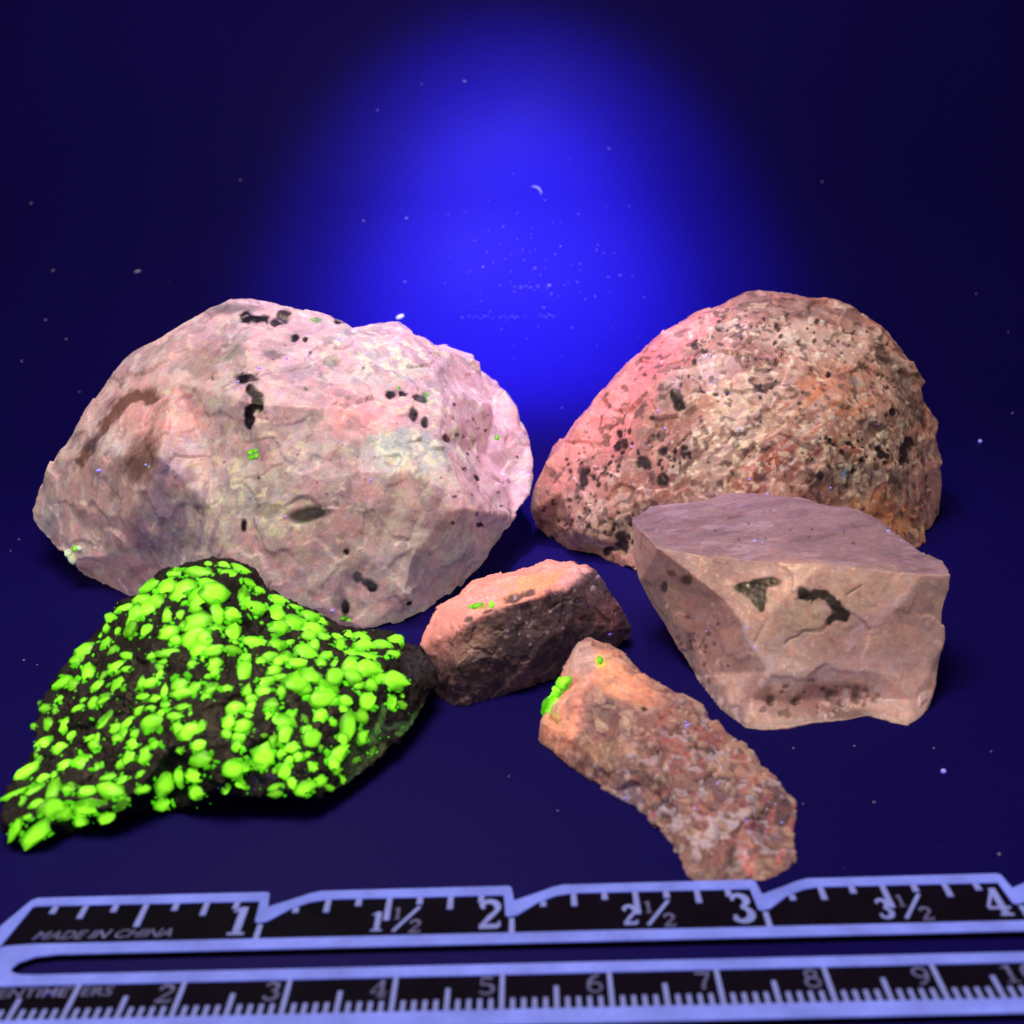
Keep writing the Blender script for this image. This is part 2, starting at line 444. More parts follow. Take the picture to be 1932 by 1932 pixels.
class Painter:
    def __init__(s, X, u, v, front, seed, base, glow=0.15):
        s.X, s.u, s.v, s.front, s.seed = X, u, v, front, seed
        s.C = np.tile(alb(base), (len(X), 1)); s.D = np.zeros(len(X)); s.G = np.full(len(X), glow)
        s.wa = fbm(X, 2.2, 4, seed + 201); s.wb = fbm(X, 5.5, 3, seed + 211); s.wc = fbm(X, 2.2, 4, seed + 221)
        s.wu = s.u + 14 * s.wa + 5 * s.wb; s.wv = s.v + 14 * s.wc + 5 * vnoise(X, 6.0, seed + 231)
    def mask(s, cx, cy, rx, ry, ang=0, soft=.45, rag=.5):
        a = math.radians(ang); small = min(1.0, min(rx, ry) / 30.0)
        U = s.u + (s.wu - s.u) * small - cx; W = s.v + (s.wv - s.v) * small - cy
        x = U * math.cos(a) - W * math.sin(a); y = U * math.sin(a) + W * math.cos(a)
        d = np.sqrt((x / rx) ** 2 + (y / ry) ** 2) + rag * s.wb * (0.6 if small < 1 else 1)
        return sstep(1 + soft, 1 - soft, d) * s.front
    def mix(s, m, color, k=1.0, raw=False):
        c = np.array(color) if raw else alb(color)
        m = np.clip(m * k, 0, 1)[:, None]
        s.C = s.C * (1 - m) + c * m
    def blob(s, color, cx, cy, rx, ry, ang=0, k=1.0, soft=.45, dig=0.0, rag=.5):
        R = max(rx, ry) * (1 + soft + rag) + 22
        q = np.nonzero((np.abs(s.u - cx) < R) & (np.abs(s.v - cy) < R) & (s.front > 0))[0]
        if not len(q): return
        a = math.radians(ang); small = min(1.0, min(rx, ry) / 30.0)
        u, v = s.u[q], s.v[q]
        U = u + (s.wu[q] - u) * small - cx; W = v + (s.wv[q] - v) * small - cy
        x = U * math.cos(a) - W * math.sin(a); y = U * math.sin(a) + W * math.cos(a)
        d = np.sqrt((x / rx) ** 2 + (y / ry) ** 2) + rag * s.wb[q] * (0.6 if small < 1 else 1)
        m = sstep(1 + soft, 1 - soft, d) * s.front[q]
        s.D[q] += m * dig
        m = np.clip(m * k, 0, 1)[:, None]
        s.C[q] = s.C[q] * (1 - m) + alb(color) * m
    def line(s, color, pts, w, k=1.0, dig=0.0, soft=.4):
        d = np.full(len(s.X), 1e9)
        U = s.u + 9 * s.wb; W = s.v + 7 * vnoise(s.X, 7.0, s.seed + 77)
        for (x0, y0), (x1, y1) in zip(pts[:-1], pts[1:]):
            dx, dy = x1 - x0, y1 - y0; L2 = dx * dx + dy * dy
            t_ = np.clip(((U - x0) * dx + (W - y0) * dy) / L2, 0, 1)
            d = np.minimum(d, np.hypot(U - x0 - t_ * dx, W - y0 - t_ * dy))
        m = sstep(1 + soft, 1 - soft, d / w + 0.35 * s.wb) * s.front
        s.mix(m, color, k); s.D += m * dig
    def dots(s, color, cx, cy, rx, ry, n, r0, r1, seed, k=1.0, dig=0.0):
        g = random.Random(seed)
        for _ in range(n):
            a = g.uniform(0, 6.283); q = math.sqrt(g.random())
            r = g.uniform(r0, r1)
            s.blob(color, cx + rx * q * math.cos(a), cy + ry * q * math.sin(a), r * g.uniform(.8, 1.5), r * g.uniform(.7, 1.1), g.uniform(0, 180), k, .35, dig, .6)
    def grains(s, color, freq, lo, hi, k, sd, m=1.0, dig=0.0):
        a = fbm(s.X, freq, 2, s.seed + sd, .6) + .25 * s.wa
        q = sstep(lo, hi, a) * m
        s.mix(q, color, k); s.D += q * dig
    def cells(s, rnd, palette, k):
        """one mineral colour per broken facet"""
        n = len(palette); j = np.minimum((rnd * n).astype(int), n - 1)
        c = np.array([alb(q) for q in palette])[j]
        kk = (k * (.55 + .45 * np.clip(.5 + 1.5 * s.wa, 0, 1)))[:, None]
        s.C = s.C * (1 - kk) + c * kk
    def veil(s, color, freq, lo, hi, k, sd):
        s.mix(sstep(lo, hi, fbm(s.X, freq, 4, s.seed + sd)), color, k)
    def streaks(s, color, ang, freq, lo, hi, k, sd, m=1.0):
        a = math.radians(ang)
        U = s.u * math.cos(a) - s.v * math.sin(a); W = s.u * math.sin(a) + s.v * math.cos(a)
        q = np.stack((U / 90.0, W / 12.0, s.X[:, 1] * 0.3), 1)
        s.mix(sstep(lo, hi, fbm(q, freq, 3, s.seed + sd)) * m, color, k)
    def out(s):
        return np.concatenate((s.C, s.D[:, None], s.G[:, None]), 1)

# ---- large pink rock on the left
def paint_a(X, u, v, front, r1, r2, seed):
    TINT[:] = (1.06, .98, 1.10)
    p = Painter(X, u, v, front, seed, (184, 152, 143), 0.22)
    p.veil((214, 164, 148), .8, -.05, .25, .85, 1); p.veil((142, 118, 110), 1.1, .03, .3, .65, 2); p.veil((196, 186, 190), 1.7, .12, .38, .6, 3)
    p.cells(r1, [(214, 170, 152), (196, 158, 150), (206, 190, 192), (176, 144, 138), (222, 178, 160), (190, 176, 188), (160, 132, 124), (210, 180, 172)], 0.85); p.cells(r2, [(214, 170, 152), (196, 158, 150), (206, 190, 192), (176, 144, 138), (222, 178, 160), (190, 176, 188), (160, 132, 124), (210, 180, 172)], 0.6)
    B = p.blob
    B((222, 158, 138), 300, 780, 90, 55, 0, .8); B((228, 160, 144), 690, 770, 80, 50, 0, .9); B((206, 160, 138), 200, 930, 80, 60, 0, .7); B((206, 166, 168), 545, 765, 70, 70, 0, .6)
    B((214, 168, 166), 910, 830, 80, 150, 0, .7); B((212, 160, 150), 770, 660, 60, 35, 0, .6)
    B((150, 128, 142), 310, 960, 45, 110, -15, .6); B((188, 184, 202), 490, 940, 70, 75, 0, .6); B((176, 184, 238), 765, 855, 85, 40, -8, .95); B((190, 184, 220), 715, 700, 85, 45, 0, .6)
    B((176, 178, 222), 660, 640, 40, 18, 0, .6)
    B((178, 150, 132), 660, 1000, 150, 70, 0, .5); B((150, 122, 112), 690, 990, 80, 30, 0, .5); B((196, 186, 176), 380, 1020, 70, 40, 0, .5); B((190, 160, 140), 200, 930, 80, 55, 0, .6)
    B((188, 176, 160), 800, 1060, 90, 60, 0, .5)
    p.streaks((150, 120, 116), 68, 1.0, .02, .35, .6, 31, p.mask(820, 960, 90, 110)); p.streaks((205, 190, 186), 68, 1.0, .05, .3, .5, 33, p.mask(800, 950, 110, 110))
    p.streaks((140, 118, 124), 75, 1.0, .0, .3, .6, 35, p.mask(350, 980, 110, 110))
    p.grains((206, 196, 200), 4.2, .12, .34, .4, 101, p.front); p.grains((138, 112, 108), 3.4, .16, .38, .45, 102, p.front); p.grains((222, 214, 222), 7.0, .14, .3, .8, 103, np.clip(p.mask(490, 930, 110, 110, 0, .7) + p.mask(800, 820, 110, 120, 0, .7) + p.mask(720, 660, 120, 40), 0, 1)); p.grains((206, 160, 146), 2.6, .1, .4, .6, 104, p.front)
    p.line((112, 76, 60), [(150, 872), (178, 835), (205, 795), (222, 770), (250, 752), (292, 746)], 11, .95, .015)
    B((80, 66, 64), 172, 842, 17, 16, 0, .9); B((112, 76, 60), 270, 862, 24, 52, -20, .85); B((110, 82, 70), 255, 880, 32, 32, 0, .6); B((132, 96, 74), 385, 690, 30, 35, 0, .5)
    B((90, 84, 82), 440, 582, 45, 9, 3, .7)
    for q in ((470, 598, 16, 8), (492, 601, 14, 9), (533, 597, 12, 8), (520, 606, 10, 6), (556, 636, 6, 6), (638, 608, 8, 6), (466, 713, 16, 10), (474, 735, 8, 12), (486, 757, 9, 20), (474, 772, 8, 9), (471, 795, 9, 11), (466, 780, 6, 12),
              (738, 742, 11, 7), (760, 742, 8, 6), (795, 750, 14, 7), (780, 785, 7, 12), (800, 800, 6, 9), (838, 828, 8, 6), (458, 994, 6, 12), (676, 1090, 9, 10), (692, 1100, 10, 8), (700, 1108, 9, 8), (652, 1148, 7, 14), (576, 640, 4, 4), (655, 1040, 5, 5), (770, 1138, 5, 5), (895, 905, 6, 5), (905, 990, 4, 4)):
        B((22, 15, 24), q[0], q[1], q[2] * 1.2, q[3] * 1.2, 0, 1.0, .25, .012, .8)
    B((44, 37, 38), 585, 968, 42, 14, 6, .95, .35, .02); B((110, 98, 82), 500, 963, 28, 14, 0, .7); B((92, 84, 92), 592, 862, 12, 10, 0, .7); B((88, 96, 84), 440, 670, 26, 10, 20, .7); B((70, 66, 70), 515, 668, 22, 8, 0, .7); B((120, 110, 118), 560, 700, 40, 18, 0, .5)
    B((90, 84, 88), 640, 1130, 14, 22, 0, .6); B((110, 104, 108), 690, 1080, 40, 25, 0, .4); B((60, 110, 60), 598, 604, 8, 5, 0, .7); B((60, 105, 58), 652, 1168, 12, 7, 0, .7); B((70, 100, 76), 628, 680, 12, 8, 0, .6); B((70, 110, 70), 802, 742, 7, 6, 0, .7); B((72, 100, 70), 800, 752, 12, 5, 0, .6)
    p.dots((210, 205, 220), 500, 860, 300, 200, 60, 2.2, 5, 5, .6); p.dots((45, 34, 48), 900, 880, 80, 140, 26, 1.6, 3.2, 6, .9); p.dots((40, 30, 40), 600, 780, 220, 220, 24, 1.6, 3.2, 7, .8)
    p.dots((120, 98, 96), 500, 900, 380, 260, 60, 4, 10, 8, .35)
    B((170, 165, 185), 90, 985, 20, 50, -35, .5); B((205, 205, 200), 770, 1165, 60, 14, 12, .5)
    return p.out()
A_out = [(58, 960, 22.4), (84, 910, 22.2), (108, 868, 22.0), (128, 840, 22.1), (150, 798, 22.2), (190, 742, 22.4), (220, 702, 22.5), (255, 669, 22.6), (300, 640, 22.6), (330, 620, 22.6), (366, 596, 22.6), (395, 580, 22.6), (425, 570, 22.7), (472, 569, 22.7), (520, 580, 22.6), (560, 590, 22.6), (602, 598, 22.5), (645, 610, 22.5), (667, 627, 22.3), (700, 623, 22.6), (756, 618, 22.8),
         (786, 641, 22.8), (809, 650, 23.0), (820, 662, 22.9), (853, 663, 23.6), (880, 674, 23.8), (906, 682, 23.9), (911, 708, 23.8), (930, 722, 23.8), (955, 738, 23.7), (974, 774, 23.5), (978, 806, 23.3), (998, 832, 23.2), (1006, 880, 22.8), (999, 932, 22.3), (970, 977, 21.6), (930, 1026, 'g'), (905, 1078, 'g'), (850, 1120, 'g'), (794, 1158, 'g'), (742, 1180, 'g'), (688, 1191, 'g'),
         (600, 1192, 'g'), (480, 1180, 'g'), (350, 1160, 'g'), (255, 1129, 'g'), (214, 1110, 'g'), (151, 1085, 'g'), (131, 1058, 20.8), (84, 1018, 21.8), (60, 984, 22.2)]
A_in = [(825, 700, 22.0), (838, 745, 21.4), (826, 830, 20.2), (852, 905, 19.6), (890, 965, 19.4), (904, 1040, 19.6),   # ridge between front and right facet
        (700, 890, 19.3), (790, 893, 19.4), (845, 960, 19.2), (600, 905, 19.1), (470, 640, 21.2), (600, 660, 21.2), (720, 690, 21.4), (470, 760, 19.7), (600, 770, 19.8), (720, 780, 20.2),
        (330, 720, 20.9), (300, 860, 19.6), (190, 860, 20.8), (130, 960, 21.2), (240, 980, 19.9), (400, 960, 19.3), (520, 1000, 18.9), (640, 1060, 18.7), (780, 1050, 18.9), (850, 1060, 19.3), (330, 1060, 19.6), (210, 1050, 20.5), (450, 1090, 18.9), (620, 1150, 18.45), (480, 1140, 18.6), (350, 1120, 19.1), (760, 1130, 18.65),
        (930, 760, 23.5), (915, 860, 22.5), (960, 900, 22.6), (870, 720, 23.2), (400, 860, 19.9), (500, 870, 19.4), (250, 780, 21.2), (390, 640, 21.8), (765, 650, 22.3)]
nA = len(A_out)
A_r = [[nA, nA + 1, nA + 2, nA + 3, nA + 4, nA + 5], [nA + 9, nA + 6, nA + 7, nA + 3]]
meA, oA, bvA, smA = stone_body('pink_rock_body', A_out, A_in, A_r, 4.0, 0.03, dict(size=1.0, big=.09, chip=.075, chip2=.03, fine=.006, grit=.001), 3, paint_a, M_PINK)
rockA = empty('pink_rock', oA)
tag(rockA, 'largest rock, pale pink calcite with black flecks, behind the green crystal rock', 'rock')
bodyA = link('stone_body', meA, None, rockA)

# ---- speckled brown rock on the right
def paint_b(X, u, v, front, r1, r2, seed):
    TINT[:] = (1.16, .98, .94)
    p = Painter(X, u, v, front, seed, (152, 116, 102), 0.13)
    p.veil((176, 134, 112), .9, -.02, .3, .7, 1); p.veil((112, 88, 80), 1.3, .08, .35, .5, 2); p.veil((160, 104, 92), 1.6, .12, .36, .6, 3)
    p.cells(r1, [(178, 128, 104), (150, 106, 90), (190, 160, 134), (128, 96, 84), (172, 118, 98), (200, 178, 150), (112, 84, 76), (160, 116, 100)], 0.6); p.cells(r2, [(178, 128, 104), (150, 106, 90), (190, 160, 134), (128, 96, 84), (172, 118, 98), (200, 178, 150), (112, 84, 76), (160, 116, 100)], 0.5)
    B = p.blob
    B((226, 140, 126), 1145, 790, 60, 140, -38, .95); B((220, 128, 124), 1265, 655, 100, 34, 38, .95); B((190, 140, 120), 1120, 900, 60, 60, 0, .4)
    B((206, 184, 152), 1395, 800, 62, 85, -25, .85); B((190, 172, 146), 1500, 628, 95, 24, -5, .6); B((186, 164, 142), 1590, 650, 60, 35, 0, .6); B((192, 172, 140), 1330, 885, 65, 22, 35, .6); B((188, 170, 150), 1280, 945, 60, 22, 20, .5)
    B((190, 168, 140), 1480, 700, 80, 14, 30, .5); B((190, 128, 94), 1560, 755, 70, 62, 0, .95); B((168, 102, 82), 1545, 835, 58, 60, 0, .9); B((158, 92, 80), 1450, 880, 90, 45, 25, .85); B((154, 96, 84), 1260, 930, 60, 40, 0, .55); B((176, 118, 78), 1660, 980, 75, 48, 0, .9); B((196, 146, 132), 1750, 890, 30, 70, 0, .7)
    B((92, 76, 68), 1695, 720, 22, 70, 25, .65); B((96, 84, 76), 1590, 890, 60, 25, 0, .7); B((104, 92, 84), 1650, 820, 40, 30, 0, .6); B((100, 80, 72), 1520, 590, 110, 14, -4, .6); B((120, 92, 84), 1420, 690, 60, 30, 0, .5)
    B((92, 112, 106), 1612, 722, 15, 9, -30, .9)
    p.streaks((188, 160, 146), 40, 1.0, .0, .25, .85, 31, p.mask(1470, 820, 140, 110)); p.streaks((110, 76, 68), 40, 1.0, .03, .26, .75, 36, p.mask(1440, 860, 150, 100))
    p.line((96, 80, 74), [(1650, 640), (1690, 690), (1722, 760), (1750, 812)], 8, .6, .03); p.line((120, 86, 80), [(1240, 698), (1290, 680), (1360, 640), (1420, 610)], 4, .6, .03)
    g1 = p.mask(1480, 645, 190, 50, -4, .6); g2 = p.mask(1390, 790, 120, 120, 0, .6); g3 = p.mask(1650, 840, 110, 110, 0, .6); g4 = p.mask(1290, 930, 190, 80, 20, .6); al = np.clip(g1 + g2 + g3 + g4, 0, 1)
    p.grains((100, 78, 70), 3.2, .08, .36, .28, 101, p.front); p.grains((204, 186, 156), 4.6, .12, .34, .45, 102, al, -.004); p.grains((220, 208, 184), 8.5, .2, .36, .6, 103, al, -.01); p.grains((74, 58, 54), 6.5, .26, .38, .7, 104, p.front, .004); p.grains((190, 140, 116), 3.0, .12, .36, .25, 105, p.front)
    p.dots((214, 204, 184), 1480, 640, 180, 45, 24, 2.5, 5.5, 1, .6, -.008); p.dots((210, 200, 180), 1650, 840, 100, 100, 24, 2.5, 6, 3, .6, -.01)
    dk = (34, 24, 30)
    p.dots(dk, 1115, 880, 55, 40, 28, 2.4, 5, 11, .95, .003); p.dots(dk, 1235, 850, 75, 35, 36, 2.4, 5.5, 12, .95, .003); p.dots(dk, 1080, 960, 55, 45, 34, 2, 4, 13, .9, .003); p.dots(dk, 1170, 1000, 40, 40, 20, 2.4, 5.5, 14, .95, .003)
    p.dots(dk, 1450, 640, 150, 55, 34, 2, 5, 15, .9, .003); p.dots(dk, 1600, 860, 90, 40, 30, 2.5, 6, 16, .95, .003); p.dots(dk, 1400, 740, 130, 70, 26, 2, 4.5, 17, .9, .003); p.dots(dk, 1640, 680, 70, 70, 24, 2, 4, 18, .85, .003); p.dots((50, 38, 40), 1350, 850, 240, 180, 50, 1.5, 3.2, 19, .8)
    B(dk, 1279, 750, 12, 15, 0, .98, .25, .006); B(dk, 1282, 768, 11, 10, 0, .98, .25, .006); B(dk, 1272, 742, 6, 8, 0, .9)
    for q in ((1711, 836, 10, 12), (1705, 858, 9, 16), (1700, 872, 6, 8), (1660, 860, 8, 9), (1545, 900, 8, 10), (1565, 705, 6, 7), (1668, 785, 6, 5), (1682, 778, 5, 8), (1312, 660, 7, 6), (1330, 668, 6, 5), (1312, 690, 6, 6), (1372, 735, 8, 8), (1350, 742, 8, 5), (1165, 815, 6, 7), (1187, 812, 7, 7), (1164, 838, 8, 11), (1102, 905, 10, 18), (1250, 850, 12, 12), (1215, 872, 13, 12), (1250, 905, 10, 12), (1170, 1010, 10, 10), (1172, 1030, 12, 12), (1150, 1038, 8, 10), (1230, 790, 5, 5)):
        B(dk, *q, 0, .97, .3, .004, .8)
    p.line(dk, [(1415, 722), (1440, 735), (1465, 728)], 4, .8); B((120, 150, 190), 1590, 893, 3, 12, -25, .8)
    return p.out()
B_out = [(1002, 966, 22.6), (1008, 930, 22.7), (1032, 877, 22.8), (1070, 827, 22.9), (1109, 779, 23.1), (1150, 730, 23.3), (1187, 692, 23.5), (1215, 665, 23.6), (1257, 626, 23.8), (1307, 597, 23.9), (1369, 573, 24.0), (1406, 559, 24.1), (1450, 553, 24.1), (1494, 559, 24.0), (1530, 567, 23.9), (1575, 566, 24.0), (1607, 579, 23.8), (1650, 615, 23.6), (1678, 638, 23.4), (1717, 688, 23.2), (1736, 730, 23.1), (1743, 776, 23.0), (1765, 799, 23.2), (1764, 829, 23.0), (1771, 867, 23.2), (1772, 910, 23.2), (1772, 970, 23.0), (1742, 1006, 'g'), (1737, 1032, 'g'),
         (1640, 1072, 'g'), (1520, 1095, 'g'), (1380, 1104, 'g'), (1270, 1098, 'g'), (1191, 1078, 'g'), (1164, 1066, 'g'), (1120, 1040, 'g'), (1076, 1033, 'g'), (1038, 1012, 'g'), (1010, 992, 22.8)]
B_in = [(1240, 700, 22.6), (1275, 745, 21.9), (1190, 800, 22.2), (1130, 860, 22.3), (1060, 930, 22.3), (1090, 1000, 21.6), (1200, 950, 21.2), (1170, 1030, 21.2), (1310, 640, 23.2), (1420, 610, 23.0), (1520, 620, 23.0), (1400, 700, 21.9), (1500, 700, 21.9), (1610, 680, 22.5), (1350, 800, 21.2), (1450, 800, 21.0), (1570, 780, 21.2), (1670, 780, 22.0), (1300, 900, 20.8), (1420, 900, 20.4), (1550, 890, 20.6), (1680, 880, 21.5), (1740, 900, 22.4), (1730, 980, 21.9), (1640, 980, 20.9), (1500, 1000, 20.2), (1330, 1010, 20.3), (1700, 830, 22.2), (1660, 720, 22.6)]
nB = len(B_out)
B_r = [[nB + 8, nB, nB + 1, nB + 2, nB + 3, nB + 4]]
meB, oB, bvB, smB = stone_body('speckled_rock', B_out, B_in, B_r, 3.6, 0.029, dict(size=1.05, big=.10, chip=.11, chip2=.05, fine=.006, grit=.001), 17, paint_b, M_BROWN)
rockB = link('speckled_rock', meB, None, None, oB)
tag(rockB, 'big domed brown rock speckled with black and cream grains, behind the blocky rock', 'rock')

# ---- blocky rock in front of it
def paint_c(X, u, v, front, r1, r2, seed):
    TINT[:] = (1.34, 1.17, 1.18)
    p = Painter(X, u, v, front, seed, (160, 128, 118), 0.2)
    p.veil((172, 142, 122), .8, -.05, .3, .7, 1); p.veil((142, 110, 106), 1.1, .05, .35, .5, 2); p.veil((178, 152, 140), 1.7, .15, .4, .5, 3)
    p.cells(r1, [(172, 138, 120), (160, 124, 112), (180, 152, 130), (150, 118, 110), (170, 134, 124), (176, 148, 120)], 0.45); p.cells(r2, [(172, 138, 120), (160, 124, 112), (180, 152, 130), (150, 118, 110), (170, 134, 124), (176, 148, 120)], 0.3)
    B = p.blob
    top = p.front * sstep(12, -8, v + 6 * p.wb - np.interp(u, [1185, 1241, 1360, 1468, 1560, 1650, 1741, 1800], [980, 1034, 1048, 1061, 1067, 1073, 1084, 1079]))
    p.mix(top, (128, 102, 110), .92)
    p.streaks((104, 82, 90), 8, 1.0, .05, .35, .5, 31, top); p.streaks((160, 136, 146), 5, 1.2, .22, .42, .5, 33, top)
    B((174, 148, 120), 1600, 1130, 160, 60, 0, .5); B((178, 140, 126), 1480, 1090, 60, 40, 0, .6); B((172, 150, 122), 1525, 1165, 34, 26, 0, .7); B((168, 132, 122), 1690, 1200, 90, 70, 0, .5); B((152, 114, 108), 1340, 1180, 60, 60, 20, .5); B((176, 150, 144), 1560, 1262, 170, 22, 6, .6); B((182, 156, 142), 1470, 1250, 60, 40, 0, .5)
    p.line((178, 152, 150), [(1600, 1215), (1660, 1165), (1720, 1120)], 9, .5)
    B((126, 96, 88), 1432, 1298, 26, 26, 0, .7); B((112, 80, 74), 1570, 1312, 90, 20, 8, .75); B((88, 70, 66), 1600, 1345, 70, 12, 0, .75); B((138, 104, 94), 1500, 1330, 50, 26, 0, .6); B((104, 94, 92), 1770, 1250, 18, 18, 0, .6); B((170, 140, 130), 1700, 1320, 60, 40, 0, .6)
    p.line((102, 90, 88), [(1215, 1120), (1260, 1190), (1310, 1270), (1360, 1330), (1400, 1365)], 22, .65)
    p.dots((70, 54, 54), 1310, 1250, 70, 90, 30, 2.5, 6, 3, .6, .01); p.dots((78, 60, 56), 1540, 1320, 120, 35, 36, 3, 8, 4, .6, .02); p.dots((186, 160, 150), 1450, 1310, 220, 50, 34, 3, 8, 5, .5)
    dk = (46, 39, 36)
    for q in ((1404, 1107, 20, 10), (1440, 1100, 28, 11), (1424, 1113, 24, 14), (1433, 1130, 14, 20), (1438, 1148, 8, 10)): B(dk, *q, 8, 1.0, .22, .005, .6)
    B((84, 74, 70), 1428, 1122, 14, 12, 0, .5)
    p.line(dk, [(1512, 1124), (1532, 1128), (1548, 1121), (1562, 1124), (1574, 1140), (1592, 1156), (1588, 1166), (1568, 1170)], 10, 1.0, .005, .25); B(dk, 1582, 1160, 14, 10, -30, .9, .3)
    p.line((118, 94, 76), [(1482, 1206), (1515, 1196), (1545, 1190), (1560, 1178)], 3.5, .7, .015); p.line((128, 104, 84), [(1600, 1122), (1626, 1102)], 3, .6, .015)
    B((80, 56, 46), 1294, 1094, 10, 9, 0, .85, .4, .02); B((90, 66, 54), 1268, 1082, 10, 6, 0, .8); B((62, 50, 52), 1249, 1109, 6, 9, 0, .85, .4, .03); B((86, 58, 50), 1456, 1322, 9, 10, 0, .85, .4, .03)
    p.line((178, 160, 196), [(1408, 1176), (1414, 1205), (1426, 1226)], 3.5, .8); p.line((182, 160, 186), [(1450, 1240), (1456, 1275)], 6, .7)  # pale glints painted along the front ridge
    p.dots((196, 178, 176), 1480, 1180, 250, 130, 36, 1.8, 4, 7, .6); p.dots((110, 84, 78), 1500, 1180, 260, 130, 40, 2, 5, 9, .4); p.dots((60, 46, 52), 1480, 1010, 220, 40, 14, 1.6, 3, 10, .7)
    return p.out()
C_out = [(1191, 980, 17.8), (1214, 966, 18.3), (1288, 956, 18.9), (1366, 945, 19.5), (1429, 939, 19.7), (1516, 946, 19.4), (1597, 966, 18.7), (1664, 988, 18.1), (1709, 1019, 17.3), (1745, 1049, 16.6), (1788, 1068, 15.9), (1797, 1082, 15.7), (1794, 1117, 15.65), (1780, 1158, 15.6), (1780, 1212, 15.5), (1765, 1295, 15.2), (1746, 1348, 'g'), (1714, 1370, 'g'), (1681, 1364, 'g'), (1638, 1351, 'g'), (1591, 1361, 'g'), (1538, 1366, 'g'), (1491, 1377, 'g'), (1433, 1379, 'g'), (1405, 1374, 'g'),
         (1356, 1337, 'g'), (1313, 1280, 'g'), (1269, 1208, 16.9), (1227, 1142, 17.4), (1205, 1099, 17.6), (1192, 1040, 17.8)]
C_in = [(1241, 1034, 16.9), (1360, 1048, 16.35), (1468, 1061, 15.95), (1560, 1067, 15.8), (1650, 1073, 15.7), (1741, 1084, 15.6),
        (1368, 1134, 15.9), (1409, 1184, 15.5), (1428, 1226, 15.3), (1452, 1268, 15.12), (1416, 1320, 15.0),
        (1560, 1262, 15.15), (1660, 1268, 15.15), (1755, 1262, 15.25), (1550, 1316, 15.12), (1640, 1320, 15.12), (1720, 1320, 14.98), (1480, 1325, 15.02), (1560, 1150, 15.45), (1680, 1160, 15.4), (1480, 1130, 15.55), (1310, 1190, 16.5), (1350, 1270, 15.9), (1270, 1110, 17.0), (1430, 1000, 17.9), (1560, 1010, 17.5)]
nC = len(C_out)
C_r = [[0, nC, nC + 1, nC + 2, nC + 3, nC + 4, nC + 5, 11], [nC, nC + 6, nC + 7, nC + 8, nC + 9, nC + 10, 24], [nC + 9, nC + 11, nC + 12, nC + 13]]
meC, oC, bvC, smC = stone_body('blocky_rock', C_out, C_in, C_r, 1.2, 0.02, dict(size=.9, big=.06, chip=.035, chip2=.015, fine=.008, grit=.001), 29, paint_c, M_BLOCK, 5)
rockC = link('blocky_rock', meC, None, None, oC)
tag(rockC, 'squarish tan rock with flat lilac top and two dark marks on its front', 'rock')

# ---- small brown chip in the middle, salmon top, shade painted on its front
def paint_d(X, u, v, front, r1, r2, seed):
    TINT[:] = (1.16, 1.06, 1.12)
    p = Painter(X, u, v, front, seed, (66, 49, 57), 0.1)  # brown stone; the shade of its front face is painted in darker
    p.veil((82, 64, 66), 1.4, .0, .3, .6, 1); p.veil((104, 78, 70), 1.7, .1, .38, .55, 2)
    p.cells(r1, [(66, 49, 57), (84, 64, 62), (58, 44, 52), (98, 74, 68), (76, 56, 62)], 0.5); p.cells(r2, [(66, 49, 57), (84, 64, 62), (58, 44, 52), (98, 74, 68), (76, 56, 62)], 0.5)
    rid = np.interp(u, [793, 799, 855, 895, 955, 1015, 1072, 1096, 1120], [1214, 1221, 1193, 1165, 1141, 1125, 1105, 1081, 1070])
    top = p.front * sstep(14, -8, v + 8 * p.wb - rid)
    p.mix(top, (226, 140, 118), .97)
    B = p.blob
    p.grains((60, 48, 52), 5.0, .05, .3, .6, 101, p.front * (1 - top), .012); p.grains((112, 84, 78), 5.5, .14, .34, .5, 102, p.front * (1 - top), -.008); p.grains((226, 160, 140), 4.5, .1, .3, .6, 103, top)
    B((240, 152, 104), 1000, 1105, 70, 18, 18, .8); B((200, 130, 118), 840, 1180, 40, 30, 0, .6); B((206, 150, 140), 910, 1130, 50, 14, 15, .5); B((196, 150, 150), 1080, 1090, 30, 16, 30, .5); B((150, 108, 92), 880, 1215, 60, 24, 20, .6); B((190, 126, 112), 820, 1215, 24, 24, 0, .7)
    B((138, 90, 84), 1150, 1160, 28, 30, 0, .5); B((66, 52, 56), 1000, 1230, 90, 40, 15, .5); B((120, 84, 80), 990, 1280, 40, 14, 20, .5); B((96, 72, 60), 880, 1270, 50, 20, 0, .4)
    for q in ((970, 1126, 22, 6), (1000, 1120, 10, 6), (884, 1168, 9, 6), (1050, 1148, 14, 11), (1090, 1135, 10, 6), (920, 1152, 10, 5)): B((52, 44, 50), *q, 15, .85, .35, .015)
    B((150, 140, 40), 902, 1143, 16, 6, 0, .8); p.dots((176, 150, 156), 990, 1150, 190, 90, 36, 1.8, 4, 3, .55); p.dots((60, 46, 48), 1000, 1220, 170, 80, 50, 2, 6, 4, .5)
    p.dots((150, 110, 100), 1000, 1220, 160, 70, 30, 2.5, 6, 5, .4)
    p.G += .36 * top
    return p.out()
